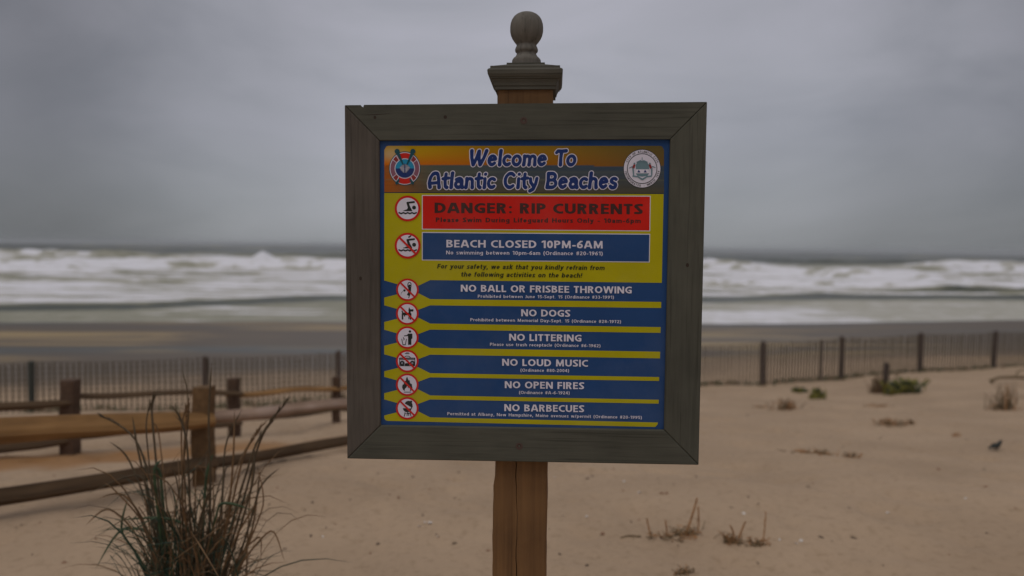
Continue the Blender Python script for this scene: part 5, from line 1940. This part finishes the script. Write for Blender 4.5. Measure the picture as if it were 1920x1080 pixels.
# grass strip along the foot of the mesh fence
V, Fs, M_ = [], [], []
r_ = random.Random(5)
for i in range(3, len(pts) - 1):
    a, b_ = np.array(pts[i]), np.array(pts[i + 1])
    for k in range(150):
        f = r_.random()
        p = a + (b_ - a) * f + np.array([r_.gauss(0, 0.05), -0.06 + r_.gauss(0, 0.07)])
        g = float(ground_z(p[0], p[1]))
        h = r_.uniform(0.04, 0.13)
        ribbon(V, Fs, M_, [(p[0], p[1], g - 0.01), (p[0] + r_.uniform(-0.02, 0.02), p[1], g + h * 0.6), (p[0] + r_.uniform(-0.06, 0.06), p[1], g + h)], 0.02, 0.015, r_.randrange(2), 0.2)
st = mesh_obj('fence_foot_grass', V, Fs, [m_leafd, m_drydk], None, midx=M_)
tag(st, 'low ragged grass along the foot of the mesh fence', 'grass', kind='stuff')

# wooden stake behind the shrub, leaning stick at the right edge
g = ground_at(1659, 735)
V, Fs = [], []
box_between(V, Fs, (0, 0, -0.2), (0.01, 0, 55 * g[1] / F_PX), 8 * g[1] / F_PX, 0.07)
V.append((0.01, 0, 57 * g[1] / F_PX))
Fs += [(4, 5, 8), (5, 6, 8), (6, 7, 8), (7, 4, 8)]
o = mesh_obj('wooden_stake', V, Fs, m_mpostb, None)
o.location = g
tag(o, 'short brown wooden stake standing behind the bare shrub', 'stake')
g = ground_at(1895, 716)
V, Fs, M_ = [], [], []
tube(V, Fs, M_, [(-0.42, 0, 0.02), (-0.2, 0.05, 0.08), (0.1, 0, 0.10), (0.5, -0.1, 0.09), (0.9, -0.1, 0.13)], 0.028, 0.036, 0, 8)
tube(V, Fs, M_, [(0.1, 0, 0.10), (0.2, 0.1, 0.2), (0.35, 0.12, 0.26)], 0.02, 0.008, 0, 6)
tube(V, Fs, M_, [(-0.36, 0, 0.03), (-0.42, 0, -0.12)], 0.03, 0.03, 0, 6)
o = mesh_obj('driftwood_branch', V, Fs, m_drydk, None, smooth=True)
o.location = g
tag(o, 'dark driftwood branch lying below the fence at the right edge', 'driftwood')

# ------------------------------------------------------------------ bird
m_bird = plain('bird_plumage', (0.030, 0.034, 0.030), 0.55, 0.3, 60)
m_beak = plain('bird_beak', (0.06, 0.05, 0.03), 0.5)
g = ground_at(1868, 846)
bird = empty('bird', g, rz(0.25))
tag(bird, 'small dark bird standing on the sand near the right edge', 'bird')
spine = [(-0.088, 0.030, 0.003, 0.010), (-0.070, 0.036, 0.005, 0.012), (-0.045, 0.044, 0.013, 0.014), (-0.022, 0.050, 0.022, 0.022), (0.002, 0.055, 0.027, 0.027), (0.022, 0.064, 0.024, 0.023),
         (0.034, 0.076, 0.016, 0.016), (0.040, 0.087, 0.0145, 0.015), (0.048, 0.094, 0.0135, 0.0145), (0.058, 0.094, 0.009, 0.010), (0.063, 0.0925, 0.004, 0.004)]
V, Fs = [], []
m = 14
for k, (x, z, rzv, ryv) in enumerate(spine):
    a, b_ = spine[max(k - 1, 0)], spine[min(k + 1, len(spine) - 1)]
    tx, tz = b_[0] - a[0], b_[1] - a[1]
    ln = math.hypot(tx, tz)
    nx_, nz__ = -tz / ln, tx / ln
    for j in range(m):
        th = 2 * math.pi * j / m
        V.append((x + nx_ * rzv * math.sin(th), ryv * math.cos(th), z + nz__ * rzv * math.sin(th)))
for k in range(len(spine) - 1):
    for j in range(m):
        a, b_ = k * m + j, k * m + (j + 1) % m
        Fs.append((a, b_, b_ + m, a + m))
Fs += [tuple(range(m)), tuple(range((len(spine) - 1) * m, len(spine) * m))]
mesh_obj('body', V, Fs, m_bird, bird, smooth=True)
for s in (-1, 1):
    V, Fs = [], []
    prof_ = [(0.018, 0.066, 0.010), (0.0, 0.066, 0.017), (-0.03, 0.056, 0.016), (-0.06, 0.045, 0.009), (-0.086, 0.036, 0.002)]
    for x, z, h in prof_:
        yy = s * (0.027 if x > -0.04 else 0.015)
        V += [(x, yy, z + h * 0.5), (x, yy + s * 0.004, z - h * 0.3), (x - 0.004, yy * 0.96, z - h)]
    for k in range(len(prof_) - 1):
        a = k * 3
        Fs += [(a, a + 1, a + 4, a + 3), (a + 1, a + 2, a + 5, a + 4)]
    mesh_obj('wing', V, Fs, m_bird, bird, smooth=True)
    V, Fs, M_ = [], [], []
    tube(V, Fs, M_, [(0.004, s * 0.012, 0.036), (-0.002, s * 0.012, 0.018), (0.004, s * 0.012, 0.0)], 0.0022, 0.0013, 0, 5)
    for tx in ((0.020, 0), (0.017, 0.008), (0.017, -0.008), (-0.010, 0)):
        tube(V, Fs, M_, [(0.004, s * 0.012, 0.001), (0.004 + tx[0], s * 0.012 + tx[1], 0.0)], 0.0012, 0.0008, 0, 4)
    mesh_obj('leg', V, Fs, m_beak, bird)
    V, Fs = [], []
    for (x, y_, z) in ((0.002, 0, 0), (0, 0.0, 0.002), (-0.002, 0, 0), (0, 0, -0.002), (0, s * 0.0012, 0)):
        V.append((0.053 + x, s * 0.0108 + y_, 0.0965 + z))
    mesh_obj('eye', V, [(0, 1, 4), (1, 2, 4), (2, 3, 4), (3, 0, 4)], K_['black'], bird)
V = [(0.060, 0.003, 0.0945), (0.060, -0.003, 0.0945), (0.060, -0.003, 0.0905), (0.060, 0.003, 0.0905), (0.078, 0, 0.0905)]
mesh_obj('beak', V, [(0, 1, 4), (1, 2, 4), (2, 3, 4), (3, 0, 4)], m_beak, bird)

# ------------------------------------------------------------------ shells and bits on the sand
m_shell = plain('white_shell', (0.72, 0.66, 0.60), 0.5)
m_bit = plain('dark_debris', (0.11, 0.080, 0.055), 0.8)
m_bit2 = plain('reddish_debris', (0.24, 0.13, 0.075), 0.8)
V, Fs = [], []
for k in range(5):
    r = 0.011 * math.sin(math.pi * (k + 0.6) / 6) if k else 0.003
    for j in range(9):
        a = math.pi * (-0.1 + 1.2 * j / 8)
        rr_ = 0.0115 * (k / 4)
        V.append((rr_ * math.cos(a) * (1 + 0.06 * (j % 2)), rr_ * math.sin(a) * (1 + 0.06 * (j % 2)), 0.006 * (1 - (k / 4) ** 2) + 0.001))
for k in range(4):
    for j in range(8):
        a = k * 9 + j
        Fs.append((a, a + 1, a + 10, a + 9))
SHP = [(787, 989), (797, 980), (806, 981), (604, 1007), (822, 1007), (1395, 963), (1501, 1014), (1492, 1020), (1463, 1013), (1664, 962), (1169, 903), (1055, 969), (1101, 969), (1810, 935), (1040, 897), (1200, 925)]
first = None
for k, (x, y) in enumerate(SHP):
    g = ground_at(x, y)
    if first is None:
        o = mesh_obj('shell', V, Fs, m_shell, None, smooth=True)
        first = o
    else:
        o = first.copy()
        COL.objects.link(o)
    o.location = g + np.array([0, 0, 0.002])
    o.rotation_euler = (0.2 * math.sin(k), 0.2 * math.cos(k * 2), k * 1.7)
    s = random.Random(k).uniform(0.7, 1.3)
    o.scale = (s, s, s)
    tag(o, 'small pale shell fragment lying on the bare sand', 'shell', 'pale shell fragments on the sand')

r_ = random.Random(99)
V, Fs, M_ = [], [], []
bits = [(648, 878), (679, 903), (698, 901), (709, 888), (774, 894), (747, 932), (805, 917), (862, 938), (572, 957), (793, 966), (586, 942), (628, 983), (583, 1004), (709, 1019), (853, 1018), (533, 1030), (657, 937),
        (1306, 895), (1263, 909), (1250, 925), (1241, 925), (1168, 920), (1403, 932), (1422, 944), (1372, 952), (1592, 953), (1538, 1007), (1420, 1055), (1600, 1008), (1560, 1015), (1656, 1060), (1849, 913), (1525, 907), (1515, 913),
        (1102, 897), (1110, 893), (1183, 979), (1198, 975), (1240, 1010), (1150, 880), (1580, 838), (1200, 1006), (1467, 833), (1337, 812), (1460, 835), (1100, 1060), (1130, 1000), (40, 985), (75, 980), (30, 990), (180, 1010), (520, 915), (505, 945), (300, 970), (60, 1040), (120, 1055), (1850, 1000), (1780, 1040), (1720, 980), (1680, 900), (1760, 880)]
allp = [ground_at(x, y) for x, y in bits]
for _ in range(420):
    x = r_.uniform(-5, 6.5)
    y = r_.uniform(3.2, 12)
    if abs(x / y) < 0.75:
        allp.append(np.array([x, y, float(ground_z(x, y))]))
for i, g in enumerate(allp):
    big = i < len(bits)
    sz = (r_.uniform(0.008, 0.017) if big else r_.uniform(0.002, 0.010)) * (g[1] / 4.2) ** 0.5
    mi = 0 if r_.random() < 0.6 else 1
    ang = r_.uniform(0, math.pi)
    lx, ly = sz * r_.uniform(0.9, 1.8), sz * r_.uniform(0.4, 0.9)
    b0 = len(V)
    n = 7
    V.append(g + np.array([0, 0, sz * 0.55]))
    for j in range(n):
        a = 2 * math.pi * j / n
        q = np.array([math.cos(a) * lx, math.sin(a) * ly]) * r_.uniform(0.8, 1.2)
        V.append(g + np.array([q[0] * math.cos(ang) - q[1] * math.sin(ang), q[0] * math.sin(ang) + q[1] * math.cos(ang), -0.002]))
    for j in range(n):
        Fs.append((b0, b0 + 1 + j, b0 + 1 + (j + 1) % n)); M_.append(mi)
o = mesh_obj('sand_debris', V, Fs, [m_bit, m_bit2], None, midx=M_)
tag(o, 'dark scattered bits of weed and grit on the sand', 'debris', kind='stuff')

# ------------------------------------------------------------------ sea mist
hz = bpy.data.materials.new('sea_mist')
hz.use_nodes = True
t = hz.node_tree
t.nodes.clear()
ho = N(t, 'ShaderNodeOutputMaterial')
hv = N(t, 'ShaderNodeVolumePrincipled')
hv.inputs['Color'].default_value = (0.90, 0.93, 0.96, 1)
hv.inputs['Density'].default_value = 0.0007
t.links.new(hv.outputs[0], ho.inputs['Volume'])
X0, X1, Y0, Y1, Z0, Z1 = -12000, 12000, -200, 9800, -330, 4
V = [(x, y, z) for z in (Z0, Z1) for x, y in ((X0, Y0), (X1, Y0), (X1, Y1), (X0, Y1))]
hb = mesh_obj('haze', V, [(3, 2, 1, 0), (4, 5, 6, 7), (0, 1, 5, 4), (1, 2, 6, 5), (2, 3, 7, 6), (3, 0, 4, 7)], hz)
tag(hb, kind='stuff', label='thin sea mist between the dune and the horizon')
